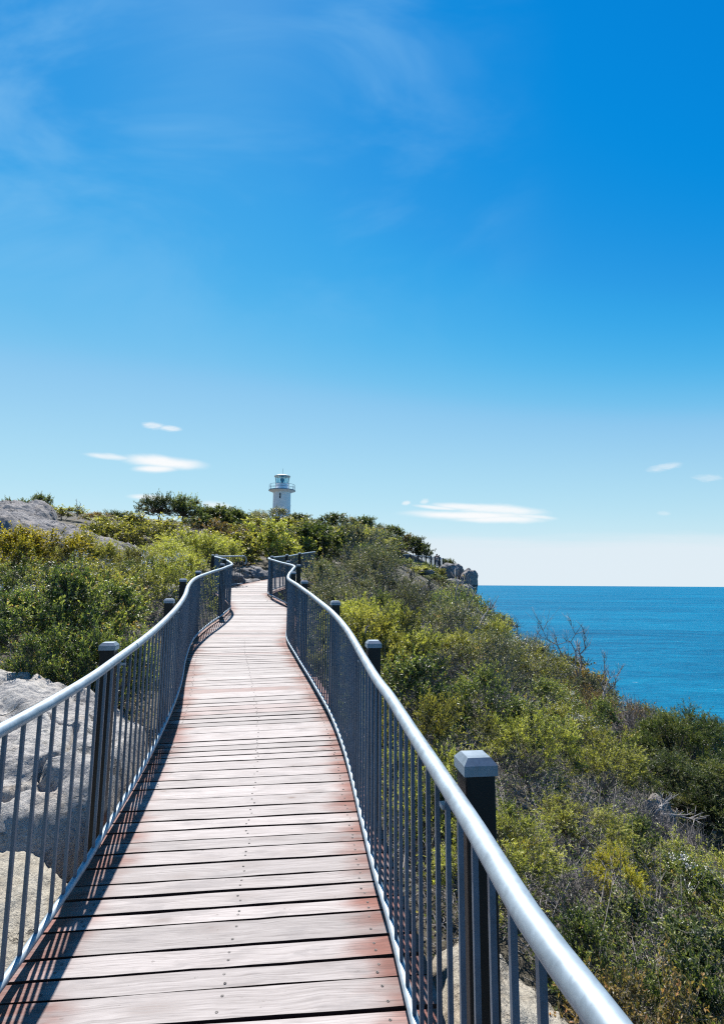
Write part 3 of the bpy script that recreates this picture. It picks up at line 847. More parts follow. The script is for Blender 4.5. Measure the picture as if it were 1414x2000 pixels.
for args in [((-5.35, 19.9, 1.55), (0.95, 0.75, 0.50), 31, 0.3, 'domed grey rock beside the end of the hillside railing'),
             ((-4.75, 22.2, 1.85), (0.75, 0.6, 0.48), 32, 1.0, 'dark rock at the boardwalk edge behind the handrail loop'),
             ((-4.15, 22.6, 1.75), (0.55, 0.55, 0.42), 33, 0.2, 'jagged dark rock closest to the boardwalk far corner'),
             ((-4.6, 21.0, 1.50), (0.8, 0.5, 0.30), 34, 0.9, 'low flat rock touching the far deck edge'),
             ((-4.9, 13.6, 1.05), (0.7, 0.6, 0.48), 35, 0.4, 'pale rock behind the cluster of hillside posts'),
             ((-5.3, 15.2, 1.45), (0.7, 0.55, 0.55), 36, 1.2, 'taller pale rock among shrubs behind the hillside posts')]:
    c, sz, sd, rz, lb = args
    boulder('granite_boulder', lb, c, sz, sd, M_GRANF, rz, 5)

def rk(px, py, d, w, h, sd, lb, depth=1.0, sink=0.0, rz=0.0, block=0.18):
    p = at(px, py, d)
    sx = w / 2 * d / FPX; sz = h / 2 * d / FPX
    boulder('granite_boulder', lb, (p.x, p.y, p.z - sink), (sx, sx * depth, sz), sd, M_GRANF, rz, 5, 0.26, block)
rk(876, 1124, 60, 42, 42, 41, 'square blue-grey boulder under the shrub at the lookout', 1.0)
rk(894, 1122, 61, 24, 38, 42, 'narrow upright boulder wedged between the square one and the cliff edge boulder')
rk(914, 1139, 59, 36, 50, 43, 'largest rounded boulder hanging over the cliff edge above the sea', 0.9)
rk(911, 1158, 55, 28, 30, 44, 'low boulder below the rounded cliff edge boulder', 1.0)
rk(885, 1141, 57, 40, 22, 45, 'pale flat boulder lying below the square lookout boulder', 1.0)
rk(676, 1044, 66, 26, 28, 46, 'larger of two grey boulders on the wooded spur', 1.0)
rk(696, 1052, 66, 17, 20, 47, 'smaller of two grey boulders on the wooded spur', 1.0)
rk(1282, 1612, 7.2, 78, 92, 48, 'slanting grey rock among dead twigs on the lower slope', 0.7, 0, 0.5)
rk(832, 1117, 52, 30, 10, 50, 'pale ledge rock beneath the lookout platform', 1.0)

# ------------------------------------------------------------------ lighthouse
LH = at(550, 1000, 95)
lh = empty('lighthouse', (LH.x, LH.y, 0), 0.0)
tag(lh, 'white round lighthouse with gallery and glazed lantern on the hilltop', 'lighthouse')
mpp = 95 / FPX
def zpix(py): return at(550, py, 95).z
zg = zpix(958)
t = MB(); t.lathe([(1.62, 10.5), (1.585, zg - 0.15), (1.62, zg - 0.1)], 48, cap=False)
t.build('tower', M_WHITE, lh, True)
g = MB(); g.lathe([(1.6, zg - 0.42), (1.75, zg - 0.36), (2.30, zg - 0.12), (2.37, zg), (0.5, zg)], 48, cap=False)
g.build('gallery', M_WHITE, lh)
g = MB(); g.lathe([(2.375, zg - 0.10), (2.41, zg - 0.10), (2.41, zg + 0.05), (2.0, zg + 0.055)], 48, cap=False)
g.build('gallery_edge', M_STEEL, lh)
wn = MB(); wn.box((-0.08, -1.585, zpix(970.5)), (0.22, 0.10, 0.98)); wn.build('slit_window', M_DARK, lh)
b = MB(); b.lathe([(1.20, zg), (1.20, zg + 1.12), (1.26, zg + 1.14), (1.26, zg + 1.2)], 40); b.build('lantern_base', M_WHITE, lh, False)
zl0, zl1 = zg + 1.2, zg + 2.55
gl = MB(); gl.lathe([(1.10, zl0), (1.30, zl1)], 10, cap=False); gl.build('lantern_glazing', M_GLASS, lh)
for q in range(10):
    a = 2 * math.pi * (q + 0.5) / 10
    m = MB(); m.tube([(1.12 * math.cos(a), 1.12 * math.sin(a), zl0), (1.32 * math.cos(a), 1.32 * math.sin(a), zl1)], 0.045, 6)
    m.build('mullion', M_STEEL, lh)
rf = MB(); rf.lathe([(1.30, zl1 - 0.04), (1.46, zl1), (1.46, zl1 + 0.12), (1.1, zl1 + 0.26), (0.5, zl1 + 0.38), (0.05, zl1 + 0.41)], 24); rf.build('lantern_roof', M_ROOF, lh)
lp = MB(); lp.lathe([(0.16, zl0), (0.16, zl0 + 0.35), (0.36, zl0 + 0.5), (0.40, zl0 + 0.85), (0.34, zl0 + 1.0), (0.1, zl0 + 1.05)], 16); lp.build('lamp', M_STEEL, lh, True)
an = MB(); an.tube([(0.05, 0, zl1 + 0.38), (0.05, 0, zl1 + 1.55)], 0.025, 6); an.build('antenna', M_STEEL, lh)
gr = empty('gallery_railing'); gr.parent = lh
for hh in (0.5, 1.0):
    aa = np.linspace(0, 2 * np.pi, 49)
    m = MB(); m.tube([(2.3 * math.cos(v), 2.3 * math.sin(v), zg + hh) for v in aa], 0.028, 6, False); m.build('rail', M_STEEL, gr)
for q in range(12):
    a = 2 * math.pi * (q + 0.3) / 12
    m = MB(); m.tube([(2.3 * math.cos(a), 2.3 * math.sin(a), zg), (2.3 * math.cos(a), 2.3 * math.sin(a), zg + 1.0)], 0.032, 6); m.build('stanchion', M_STEEL, gr)

# ------------------------------------------------------------------ lookout platform
zp_ = at(830, 1106, 61).z
lk = empty('lookout_platform', (0, 0, 0))
tag(lk, 'raised timber lookout platform with dark railing above the cliff boulders', 'lookout platform')
fr = [at(786, 1090, 56), at(838, 1090, 60), at(845, 1090, 61.5), at(866, 1090, 65), at(871, 1090, 66.5)]
fr = [(p.x, p.y) for p in fr]
back = [(p[0] - 1.2, p[1] + 2.6) for p in fr]
n_ = len(fr)
Vd = [(p[0], p[1], zp_) for p in fr + back[::-1]] + [(p[0], p[1], zp_ - 0.18) for p in fr + back[::-1]]
import bmesh
bmd = bmesh.new()
vs = [bmd.verts.new(v) for v in Vd]
m2 = 2 * n_
bmd.faces.new(vs[:m2]); bmd.faces.new(vs[m2:][::-1])
for q in range(m2):
    bmd.faces.new((vs[q], vs[m2 + q], vs[m2 + (q + 1) % m2], vs[(q + 1) % m2]))
bmesh.ops.recalc_face_normals(bmd, faces=bmd.faces)
me = bpy.data.meshes.new('platform_deck'); bmd.to_mesh(me); bmd.free(); me.materials.append(mat_plain('lookout_timber', (0.40, 0.33, 0.29), 0.7, 0, 4, 0.2))
link_mesh('platform_deck', me, lk)
pl = np.array(fr)
fine = resample(pl, 0.14)
hr = MB(); hr.tube([(p[0], p[1], zp_ + 1.06) for p in resample(pl, 0.4)], 0.035, 8); hr.build('handrail', M_RAIL, lk, True)
br = MB(); br.tube([(p[0], p[1], zp_ + 0.1) for p in resample(pl, 0.4)], 0.03, 6); br.build('bottom_rail', M_PICK, lk)
rest = MB()
for q, p in enumerate(fine):
    m = rest
    m.box((p[0], p[1], zp_ + 0.57), (0.024, 0.024, 0.95))
o = rest.build('balusters', M_PICK, lk); o['kind'] = 'stuff'
for q, p in enumerate(resample(pl, 1.5)):
    m = MB(); m.box((p[0], p[1] - 0.07, zp_ - 0.15), (0.14, 0.14, 2.6)); m.build('post', M_POST, lk)

# ------------------------------------------------------------------ two people at the lookout
def person(label, loc, rz, h, shirt, trouser, hair, lean=0.12):
    root = empty('person', loc, rz)
    tag(root, label, 'person')
    J = {'pelvis': (0, 0, .53), 'waist': (0, lean * .3, .61), 'chest': (0, lean, .74), 'neck': (0, lean * 1.3, .845), 'head': (0, lean * 1.5, .90), 'crown': (0, lean * 1.5, .965)}
    E = [('pelvis', 'waist'), ('waist', 'chest'), ('chest', 'neck'), ('neck', 'head'), ('head', 'crown')]
    Rr = {'pelvis': .085, 'waist': .075, 'chest': .09, 'neck': .033, 'head': .055, 'crown': .038}
    for sd, sx in (('l', -1), ('r', 1)):
        J.update({f'hip{sd}': (sx * .055, 0, .50), f'knee{sd}': (sx * .06, .01, .28), f'ank{sd}': (sx * .06, -.01, .04), f'toe{sd}': (sx * .065, .08, .018),
                  f'sho{sd}': (sx * .11, lean * 1.05, .80), f'elb{sd}': (sx * .15, lean + .07, .65), f'wri{sd}': (sx * .10, lean + .19, .605), f'hand{sd}': (sx * .085, lean + .245, .60)})
        Rr.update({f'hip{sd}': .06, f'knee{sd}': .036, f'ank{sd}': .024, f'toe{sd}': .02, f'sho{sd}': .042, f'elb{sd}': .027, f'wri{sd}': .019, f'hand{sd}': .02})
        E += [('pelvis', f'hip{sd}'), (f'hip{sd}', f'knee{sd}'), (f'knee{sd}', f'ank{sd}'), (f'ank{sd}', f'toe{sd}'), ('chest', f'sho{sd}'), (f'sho{sd}', f'elb{sd}'), (f'elb{sd}', f'wri{sd}'), (f'wri{sd}', f'hand{sd}')]
    def grow(name, keys, infl, mat):
        ks = [q for q in J if q in keys]
        me = bpy.data.meshes.new(name)
        me.from_pydata([tuple(np.array(J[q]) * h) for q in ks], [(ks.index(a_), ks.index(b_)) for a_, b_ in E if a_ in ks and b_ in ks], [])
        o = link_mesh(name, me, root)
        md = o.modifiers.new('skin', 'SKIN')
        sk = me.skin_vertices[0].data
        for q, v in enumerate(sk):
            v.radius = ((Rr[ks[q]] + infl) * h, (Rr[ks[q]] + infl) * h * (0.7 if ks[q] in ('pelvis', 'waist', 'chest') else 1))
        sk[0].use_root = True
        o.modifiers.new('sub', 'SUBSURF').render_levels = 2
        o.modifiers['sub'].levels = 1
        me.materials.append(mat)
        return o
    skin = mat_plain('skin', (0.45, 0.28, 0.2), 0.55, 0, 5, 0.05)
    grow('body', set(J), 0.0, skin)
    grow('shirt', {'pelvis', 'waist', 'chest', 'shol', 'shor', 'elbl', 'elbr'}, 0.008, mat_plain('shirt_cloth', shirt, 0.85, 0, 12, 0.1))
    grow('trousers', {'pelvis', 'hipl', 'hipr', 'kneel', 'kneer', 'ankl', 'ankr'}, 0.007, mat_plain('trouser_cloth', trouser, 0.85, 0, 12, 0.1))
    hm = MB(); hm.lathe([(0.01, .985 * h), (.03 * h, .98 * h), (.055 * h, .955 * h), (.062 * h, .92 * h), (.058 * h, .895 * h), (.04 * h, .88 * h)], 16, (0, (lean * 1.5 - .016) * h, 0))
    hm.build('hair', mat_plain('hair', hair, 0.6, 0, 20, 0.2), root, True)
pp = at(853.5, 1090, 63.9)
person('person in a dark top leaning on the lookout railing, taller of the pair', (pp.x, pp.y + 0.5, zp_), math.pi, 1.66, (0.03, 0.03, 0.05), (0.03, 0.04, 0.07), (0.05, 0.03, 0.02))
pp = at(859, 1090, 64.7)
person('person in a blue-grey top beside the taller one at the lookout railing', (pp.x, pp.y + 0.5, zp_), math.pi * 0.9, 1.55, (0.10, 0.13, 0.19), (0.06, 0.07, 0.10), (0.03, 0.02, 0.015))

# ------------------------------------------------------------------ shrubs: builder
def segs_mesh(P0, P1, R0, R1):
    """three-sided twigs, vectorised"""
    P0, P1 = np.asarray(P0), np.asarray(P1)
    D = P1 - P0
    D /= np.linalg.norm(D, axis=1)[:, None] + 1e-9
    ref = np.where(abs(D[:, 2:3]) < 0.9, np.array([[0, 0, 1.0]]), np.array([[1.0, 0, 0]]))
    N = np.cross(ref, D); N /= np.linalg.norm(N, axis=1)[:, None] + 1e-9
    B = np.cross(D, N)
    V = []
    for a in (0, 2.094, 4.189):
        o = math.cos(a) * N + math.sin(a) * B
        V.append(P0 + o * np.asarray(R0)[:, None])
        V.append(P1 + o * np.asarray(R1)[:, None])
    V = np.stack(V, 1).reshape(-1, 3)
    b = np.arange(len(P0))[:, None] * 6
    F = np.concatenate([b + np.array([[0, 2, 3, 1]]), b + np.array([[2, 4, 5, 3]]), b + np.array([[4, 0, 1, 5]])])
    return V, F

def leaves_mesh(P, D, Nn, L, Wd):
    Sd = np.cross(D, Nn); Sd /= np.linalg.norm(Sd, axis=1)[:, None] + 1e-9
    Nn = np.cross(Sd, D)
    mid = P + D * (L * 0.5)[:, None] + Nn * (L * 0.06)[:, None]
    V = np.stack([P, mid - Sd * (Wd / 2)[:, None], P + D * L[:, None], mid + Sd * (Wd / 2)[:, None]], 1).reshape(-1, 3)
    F = np.arange(len(P) * 4).reshape(-1, 4)
    return V, F

def unit(v):
    return v / (np.linalg.norm(v, axis=-1, keepdims=True) + 1e-9)

def make_plant(seed, sp, R=0.9, H=1.25, clumps=40, twigs=16, leaves=16, ll=0.028, lw=0.011, zlo=0.25, flat=0.0, trunk=0.022, lean=(0, 0), single=False, flowers=0,
               droop=0.0, clump=0.30, spread=0.9, bark=None, twig_r=0.0016, inner=0.35, up=0.35):
    """returns (stems mesh, foliage mesh, flower mesh); crown base at the origin"""
    rg = np.random.default_rng(seed)
    # clump centres through the crown, most of them near an uneven dome
    th = rg.uniform(0, 2 * np.pi, clumps)
    uu = rg.uniform(0, 1, clumps)
    zc = zlo + (1 - zlo) * uu ** 0.8
    lump = 1 + 0.28 * np.sin(th * 2 + seed) + 0.18 * np.sin(th * 3 + 2.1 * seed)
    prof = np.sqrt(np.maximum(0.02, 1 - ((zc - 0.42) / 0.60) ** 2))
    if flat: prof = np.where(zc > 0.5, np.maximum(prof, 0.75), prof)
    rr = R * prof * lump * np.where(rg.random(clumps) < inner, rg.uniform(0.2, 0.75, clumps), rg.uniform(0.75, 1.0, clumps))
    C = np.stack([rr * np.cos(th), rr * np.sin(th), zc * H * 0.86], 1)
    C[:, :2] += np.array(lean) * (C[:, 2:3] / H)
    cs = R * clump * rg.uniform(0.65, 1.3, clumps)
    P0, P1, R0, R1 = [], [], [], []
    # branches: base -> fork -> clump
    nst = 1 if single else max(3, clumps // 9)
    sa = rg.uniform(0, 2 * np.pi, nst)
    base = np.stack([np.cos(sa), np.sin(sa), np.zeros(nst)], 1) * (0.0 if single else 0.07 * R)
    fork = np.stack([np.cos(sa) * R * 0.28, np.sin(sa) * R * 0.28, np.full(nst, H * (0.42 if single else 0.25))], 1) * rg.uniform(0.7, 1.25, (nst, 1))
    if single: fork[:, :2] *= 0.4
    fork[:, :2] += np.array(lean) * 0.35
    for q in range(nst):
        b_ = base[q]; f_ = fork[q]
        m_ = (b_ + f_) / 2 + rg.normal(0, 0.04 * R, 3)
        b_ = b_ - np.array([0, 0, 0.15 * H])
        P0 += [b_, m_]; P1 += [m_, f_]; R0 += [trunk * 1.25, trunk]; R1 += [trunk, trunk * 0.85]
    for q in range(clumps):
        j = int(np.argmin(np.linalg.norm(fork[:, :2] - C[q, :2], axis=1) + rg.uniform(0, 0.3 * R, nst)))
        f_ = fork[j]; c = C[q]
        m1 = f_ + (c - f_) * 0.4 + rg.normal(0, 0.06 * R, 3)
        m2 = f_ + (c - f_) * 0.75 + rg.normal(0, 0.05 * R, 3)
        P0 += [f_, m1, m2]; P1 += [m1, m2, c]
        R0 += [trunk * 0.6, trunk * 0.42, trunk * 0.28]; R1 += [trunk * 0.42, trunk * 0.28, trunk * 0.16]
    # twigs
    NT_ = clumps * twigs
    ci = np.repeat(np.arange(clumps), twigs)
    outd = unit(C - np.array([0, 0, H * 0.25]))
    td = unit(outd[ci] * 0.75 + rg.normal(0, spread * 0.75, (NT_, 3)) + np.array([0, 0, up - droop]))
    if flat: td[:, 2] *= (1 - flat); td = unit(td)
    ts = C[ci] + rg.normal(0, 0.22, (NT_, 3)) * cs[ci][:, None]
    tl = cs[ci] * rg.uniform(0.55, 1.35, NT_)
    tm = ts + td * (tl * 0.5)[:, None] + rg.normal(0, 0.05, (NT_, 3)) * tl[:, None]
    te = ts + td * tl[:, None] + np.array([0, 0, -0.15 * droop]) * tl[:, None]
    sv, sf = segs_mesh(np.concatenate([np.array(P0), ts, tm]), np.concatenate([np.array(P1), tm, te]),
                       np.concatenate([np.array(R0), np.full(NT_, twig_r * 1.3), np.full(NT_, twig_r)]), np.concatenate([np.array(R1), np.full(NT_, twig_r), np.full(NT_, twig_r * 0.5)]))
    stems = mesh_np('stems', sv, sf, bark or M_BARK, link=False)
    fol = flo = None
    if leaves:
        NL = NT_ * leaves
        ti = np.repeat(np.arange(NT_), leaves)
        t = rg.uniform(0.15, 1.05, NL)
        P = np.where((t < 0.5)[:, None], ts[ti] + (tm - ts)[ti] * (t * 2)[:, None], tm[ti] + (te - tm)[ti] * (t * 2 - 1)[:, None])
        D = unit(td[ti] * 0.7 + rg.normal(0, 0.62, (NL, 3)) + np.array([0, 0, -0.4 * droop]))
        Nn = unit(rg.normal(0, 1.0, (NL, 3)) + np.array([0, 0.25, 1.3]) + 0.5 * outd[ci][ti])
        L = ll * rg.uniform(0.65, 1.3, NL)
        Wd = lw * rg.uniform(0.7, 1.25, NL)
        V, F = leaves_mesh(P, D, Nn, L, Wd)
        ct = rg.normal(0, 0.17, clumps)
        tint = 0.18 + 0.40 * np.clip(t, 0, 1) ** 2 + ct[ci][ti] + rg.normal(0, 0.12, NL) + rg.normal(0, 0.10, NT_)[ti]
        tint = np.where(rg.random(NL) < 0.012, 1.0, np.clip(tint, 0, 0.93))
        fol = mesh_np('foliage', V, F, LEAF[sp], attrs={'tint': ('POINT', np.repeat(tint, 4))}, link=False)
    if flowers:
        top = np.argsort(-(te[:, 2] + rg.normal(0, 0.12 * H, NT_)))[:flowers]
        FP, FD, FN = [], [], []
        nf = 22
        fp = np.repeat(te[top], nf, 0) + rg.normal(0, ll * 0.8, (len(top) * nf, 3))
        fd = unit(rg.normal(0, 1, fp.shape)); fn = unit(rg.normal(0, 1, fp.shape) + np.array([0, 0, 1.2]))
        V, F = leaves_mesh(fp, fd, fn, np.full(len(fp), ll * 0.62), np.full(len(fp), ll * 0.5))
        flo = mesh_np('blossom', V, F, M_FLOWER, link=False)
    return stems, fol, flo, float(np.percentile(te[:, 2], 98.5))

# variants by kind and by how far off they are looked at: n near, m middle, f far
PL = {}
def var(key, *a, **kw):
    r_ = make_plant(*a, **kw)
    PL.setdefault(key, []).append((r_[:3], kw.get('R', 0.9), r_[3]))
N_ = dict(R=0.5, H=0.68, clumps=27, twigs=20, leaves=19, ll=0.029, lw=0.0135, clump=0.33, trunk=0.012)
M_ = dict(clumps=32, twigs=24, leaves=15, ll=0.046, lw=0.021, clump=0.34)
F_ = dict(clumps=38, twigs=9, leaves=9, ll=0.115, lw=0.05, twig_r=0.006)
for q in range(2):
    var('green_n', 10 + q, 'green', **N_)
    var('green_m', 20 + q, 'green', **M_)
    var('green_f', 30 + q, 'green', R=1.1, H=1.5, **F_)
    var('olive_n', 40 + q, 'olive', **{**N_, 'll': 0.026, 'lw': 0.0075, 'leaves': 28}, flat=0.35, zlo=0.45, inner=0.2, bark=M_BARK)
    var('olive_m', 50 + q, 'olive', **{**M_, 'll': 0.048, 'lw': 0.016, 'leaves': 30}, flat=0.35, zlo=0.42, inner=0.2, bark=M_BARK)
    var('olive_f', 60 + q, 'olive', R=1.1, H=1.5, **{**F_, 'leaves': 15}, flat=0.3)
    var('gold_n', 70 + q, 'gold', **{**N_, 'll': 0.026, 'lw': 0.009, 'leaves': 26, 'clumps': 28}, flat=0.4, inner=0.15, zlo=0.45, bark=M_BARK)
    var('gold_m', 80 + q, 'gold', **{**M_, 'll': 0.045, 'lw': 0.019, 'leaves': 24}, flat=0.4, inner=0.15, zlo=0.45, bark=M_BARK)
    var('flower_n', 90 + q, 'green', **N_, flowers=16)
    var('flower_m', 95 + q, 'olive', **M_, flowers=16)
    var('gum_m', 100 + q, 'gum', R=1.1, H=1.7, **{**M_, 'clump': 0.27, 'll': 0.06, 'lw': 0.020, 'leaves': 12, 'clumps': 50, 'twigs': 12}, zlo=0.35, trunk=0.032, spread=1.1, inner=0.5, bark=M_DEAD)
    var('gum_f', 110 + q, 'gum', R=1.25, H=2.0, **{**F_, 'll': 0.10, 'lw': 0.04}, zlo=0.3, trunk=0.05, inner=0.5, bark=M_DEAD)
    var('rust_n', 120 + q, 'rust', **{**N_, 'leaves': 14})
    var('rust_m', 130 + q, 'rust', **{**M_, 'leaves': 10})
    var('rust_f', 135 + q, 'rust', R=1.1, H=1.5, **F_)
    var('dark_f', 140 + q, 'dark', R=1.2, H=1.8, **{**F_, 'clumps': 50, 'leaves': 18})
    var('grey_n', 150 + q, 'green', R=0.5, H=0.68, clumps=36, twigs=18, leaves=0, spread=1.2, bark=M_TWIG, twig_r=0.0022, clump=0.42, trunk=0.012)
    var('grey_m', 160 + q, 'green', clumps=46, twigs=16, leaves=0, spread=1.2, bark=M_TWIG, twig_r=0.0042, clump=0.42)
var('dark_m', 145, 'dark', R=1.5, H=2.6, clumps=95, twigs=22, leaves=22, ll=0.075, lw=0.014, trunk=0.06, inner=0.35, clump=0.24, bark=M_BARKD)
var('dark_m', 146, 'dark', R=1.5, H=2.6, clumps=90, twigs=22, leaves=22, ll=0.075, lw=0.014, trunk=0.06, inner=0.35, clump=0.24, bark=M_BARKD)
var('tree_f', 170, 'dark', R=1.9, H=3.0, clumps=64, twigs=12, leaves=14, ll=0.12, lw=0.055, zlo=0.48, trunk=0.08, single=True, flat=0.05, inner=0.25, clump=0.26, bark=M_BARKD, twig_r=0.006)
var('tree_f', 171, 'green', R=1.9, H=3.0, clumps=60, twigs=12, leaves=14, ll=0.12, lw=0.055, zlo=0.48, trunk=0.08, single=True, flat=0.05, inner=0.25, clump=0.24, bark=M_BARKD, twig_r=0.006)

PLANTS = []
def plant(kind, lod, x, y, R, ztop=None, hs=None, rz=None, label=None, name=None, cat='shrub', group=None, v=None, sq=1.0):
    key = f'{kind}_{lod}'
    opts = PL[key]
    (st, fo, fl), R0, H0 = opts[(v if v is not None else len(PLANTS)) % len(opts)]
    if y < 25:
        i_ = int(np.argmin((Cc[:, 0] - x) ** 2 + (Cc[:, 1] - y) ** 2))
        v_ = np.array([x, y]) - Cc[i_]
        dd = np.linalg.norm(v_)
        need = 0.98 + (1.65 if ztop is not None else 1.05) * R
        if dd < need:
            x, y = (Cc[i_] + v_ / dd * need).tolist()
    zg_ = ground(x, y) - 0.03
    sx = R / R0
    sz = sx * (hs or 1.0)
    if ztop is not None:
        sz = (ztop - zg_) / H0
        if sz > 1.3 * sx: sx = min(sx * 1.35, sz / 1.3)
        sz = min(max(sz, 0.55 * sx), 1.45 * sx)
    nm = name or {'gum': 'stunted_gum', 'grey': 'bare_shrub', 'dark': 'dark_tree' if lod == 'm' else 'evergreen_shrub', 'tree': 'umbrella_tree', 'flower': 'flowering_shrub', 'gold': 'yellow_shrub', 'rust': 'rusty_shrub', 'olive': 'olive_shrub'}.get(kind, 'green_shrub')
    root = empty(nm, (x, y, zg_), rz if rz is not None else random.Random(len(PLANTS) * 7 + 3).uniform(0, 6.28))
    root.scale = (sx, sx * sq, sz)
    s_ = link_mesh('trunk' if cat == 'tree' else 'stems', st, root)
    if fo: link_mesh('crown' if cat == 'tree' else 'foliage', fo, root)
    if fl: link_mesh('blossom', fl, root)
    root['category'] = cat
    if label: root['label'] = label
    if group: root['group'] = group
    PLANTS.append(dict(o=root, kind=kind, lod=lod, x=x, y=y, R=R, z=zg_, h=sz * H0, label=label, cat=cat))
    return root

def lod_of(kind, d):
    if kind == 'gum': return 'm' if d < 26 else 'f'
    if kind == 'dark': return 'm' if d < 26 else 'f'
    if kind == 'tree': return 'f'
    if kind in ('grey',): return 'n' if d < 8 else 'm'
    if kind in ('gold', 'flower'): return 'n' if d < 8 else 'm'
    return 'n' if d < 8 else ('m' if d < 24 else 'f')

def pp_(kind, px, pytop, d, Rpx, label=None, **kw):
    """a shrub placed where the photograph shows its top: bearing, distance and half width"""
    p = at(px, pytop, d)
    return plant(kind, lod_of(kind, d), p.x, p.y, Rpx * d / FPX, ztop=p.z, label=label, **kw)

# --- shrubs one can point at in the photograph
pp_('gold', 60, 1030, 11.5, 95, 'bright yellow spreading shrub above the flat granite shelf, widest of the yellow ones')
pp_('gold', 15, 1045, 10.5, 60, 'bright yellow shrub cut by the picture edge below the granite hump')
pp_('olive', 160, 1042, 12.5, 60, 'wind-leaning olive shrub with bare grey stems beside the big yellow shrub')
pp_('olive', 255, 1070, 14.0, 55, 'low olive shrub at the foot of the granite whaleback')
pp_('flower', 310, 1095, 9.0, 90, 'white-tipped shrub between the hillside posts and the flat granite shelf')
pp_('flower', 385, 1092, 11.5, 45, 'white-tipped shrub just behind the third hillside post')
pp_('flower', 30, 1150, 7.6, 70, 'white-tipped shrub at the outer end of the leafy bank behind the granite outcrop')
pp_('green', 60, 1150, 6.6, 95, 'leafy green shrub on the far side of the granite outcrop, furthest from the railing')
pp_('green', 150, 1118, 7.2, 110, 'broad leafy green shrub in the middle of the bank behind the granite outcrop')
pp_('green', 245, 1105, 7.0, 95, 'tall leafy green shrub right behind the second hillside post')
pp_('green', 135, 1215, 5.9, 70, 'small leafy green shrub overhanging the granite outcrop')
pp_('green', 70, 1238, 5.6, 60, 'low leafy green shrub at the top rim of the granite outcrop')
pp_('green', 230, 1200, 5.9, 60, 'dense green shrub casting shade on the granite outcrop beside the first hillside post')
pp_('green', 310, 1180, 6.4, 45, 'slim green shrub squeezed against the hillside handrail beside the second post')
pp_('olive', 400, 1060, 17, 70, 'bright olive shrub rounding above the row of hillside posts')
pp_('olive', 470, 1045, 21, 75, 'rounded olive shrub behind the handrail loop')
pp_('olive', 440, 1040, 24, 70, 'paler olive shrub upslope of the handrail loop')
pp_('olive', 300, 1006, 28, 70, 'large olive shrub under the umbrella trees')
pp_('olive', 235, 1010, 27, 50, 'olive shrub at the upper edge of the granite whaleback')
pp_('grey', 330, 1038, 25, 40, 'bare grey-stemmed thicket under the large olive shrub')
pp_('grey', 150, 1085, 11.2, 40, 'tangle of bare grey twigs beside the flat granite shelf')
pp_('olive', 555, 1018, 38, 60, 'broad olive shrub straight below the lighthouse')
pp_('olive', 640, 1030, 36, 55, 'olive shrub right of centre on the slope under the lighthouse')
pp_('olive', 590, 1045, 30, 60, 'olive shrub behind the far end of the seaward railing')
pp_('gum', 655, 1062, 24, 60, 'stunted gum overhanging the far end of the seaward railing')
pp_('gum', 700, 1088, 21, 55, 'stunted gum with glinting leaves in the middle of the upper slope')
pp_('gum', 765, 1118, 23, 50, 'stunted gum with twisted dark limb below the wooded spur')
pp_('gum', 835, 1132, 26, 50, 'stunted gum below the lookout platform')
pp_('gum', 890, 1172, 22, 50, 'sparse stunted gum with white branches below the cliff boulders')
pp_('gum', 800, 1160, 19, 50, 'stunted gum in front of the twisted limb')
pp_('olive', 700, 1170, 10.5, 75, 'bright olive shrub leaning over the third seaward post')
pp_('olive', 790, 1225, 9.0, 75, 'bright olive shrub beyond the second seaward post')
pp_('olive', 890, 1235, 12.5, 70, 'olive shrub midway between the second seaward post and the sea')
pp_('grey', 830, 1262, 8.5, 62, 'grey bare twiggy shrub beyond the second seaward post')
pp_('grey', 960, 1330, 9.5, 70, 'grey bare twiggy shrub in the middle of the seaward slope')
pp_('green', 930, 1300, 8.0, 80, 'tall dark-stemmed green shrub in the middle of the seaward slope')
pp_('olive', 830, 1345, 5.6, 65, 'yellow-green shrub behind the gap between first and second seaward posts')
pp_('green', 1000, 1360, 7.6, 95, 'large deep green shrub upslope of the nearest seaward post')
pp_('flower', 1100, 1370, 9.5, 55, 'white-flowered shrub above the nearest seaward post')
pp_('flower', 1145, 1405, 8.6, 45, 'smaller white-flowered shrub toward the brow')
pp_('rust', 1225, 1370, 13.5, 60, 'rusty brown shrub on the brow beside the dark trees')
pp_('rust', 1160, 1345, 15, 50, 'rusty brown shrub on the brow below the dead trees')
pp_('dark', 1330, 1390, 10.5, 105, 'round dark evergreen tree on the brow against the sea', cat='tree')
pp_('dark', 1405, 1410, 12.0, 60, 'dark evergreen tree cut by the picture edge on the brow', cat='tree')
pp_('dark', 1375, 1480, 8.2, 125, 'dark drooping evergreen tree in front of the round one', cat='tree', )
pp_('olive', 1190, 1445, 7.2, 70, 'yellow-green shrub midway between nearest seaward post and dark trees')
pp_('olive', 1110, 1565, 5.0, 75, 'yellow-green layered shrub with pale flowers beside the nearest seaward post')
pp_('gold', 1030, 1632, 4.3, 38, 'small yellow shrub close beside the nearest seaward post')
pp_('gold', 1205, 1668, 4.2, 55, 'small yellow shrub above the bare twigs on the lower slope')
pp_('green', 1235, 1595, 5.2, 60, 'grey-green shrub in front of the slanting grey rock')
pp_('grey', 1110, 1680, 3.9, 70, 'grey twiggy thicket below the nearest seaward post')
pp_('grey', 1240, 1545, 6.4, 60, 'grey fallen branches and twigs around the slanting grey rock')
pp_('grey', 1330, 1600, 6.0, 60, 'pale bare shrub at the foot of the dark evergreen tree')
pp_('flower', 1370, 1680, 4.4, 85, 'white-flowered shrub at the edge of the lower slope')
pp_('green', 1330, 1780, 3.3, 130, 'leafy green shrub filling the lower slope corner')
pp_('green', 1150, 1790, 3.0, 90, 'leafy green shrub just outside the thick near handrail')
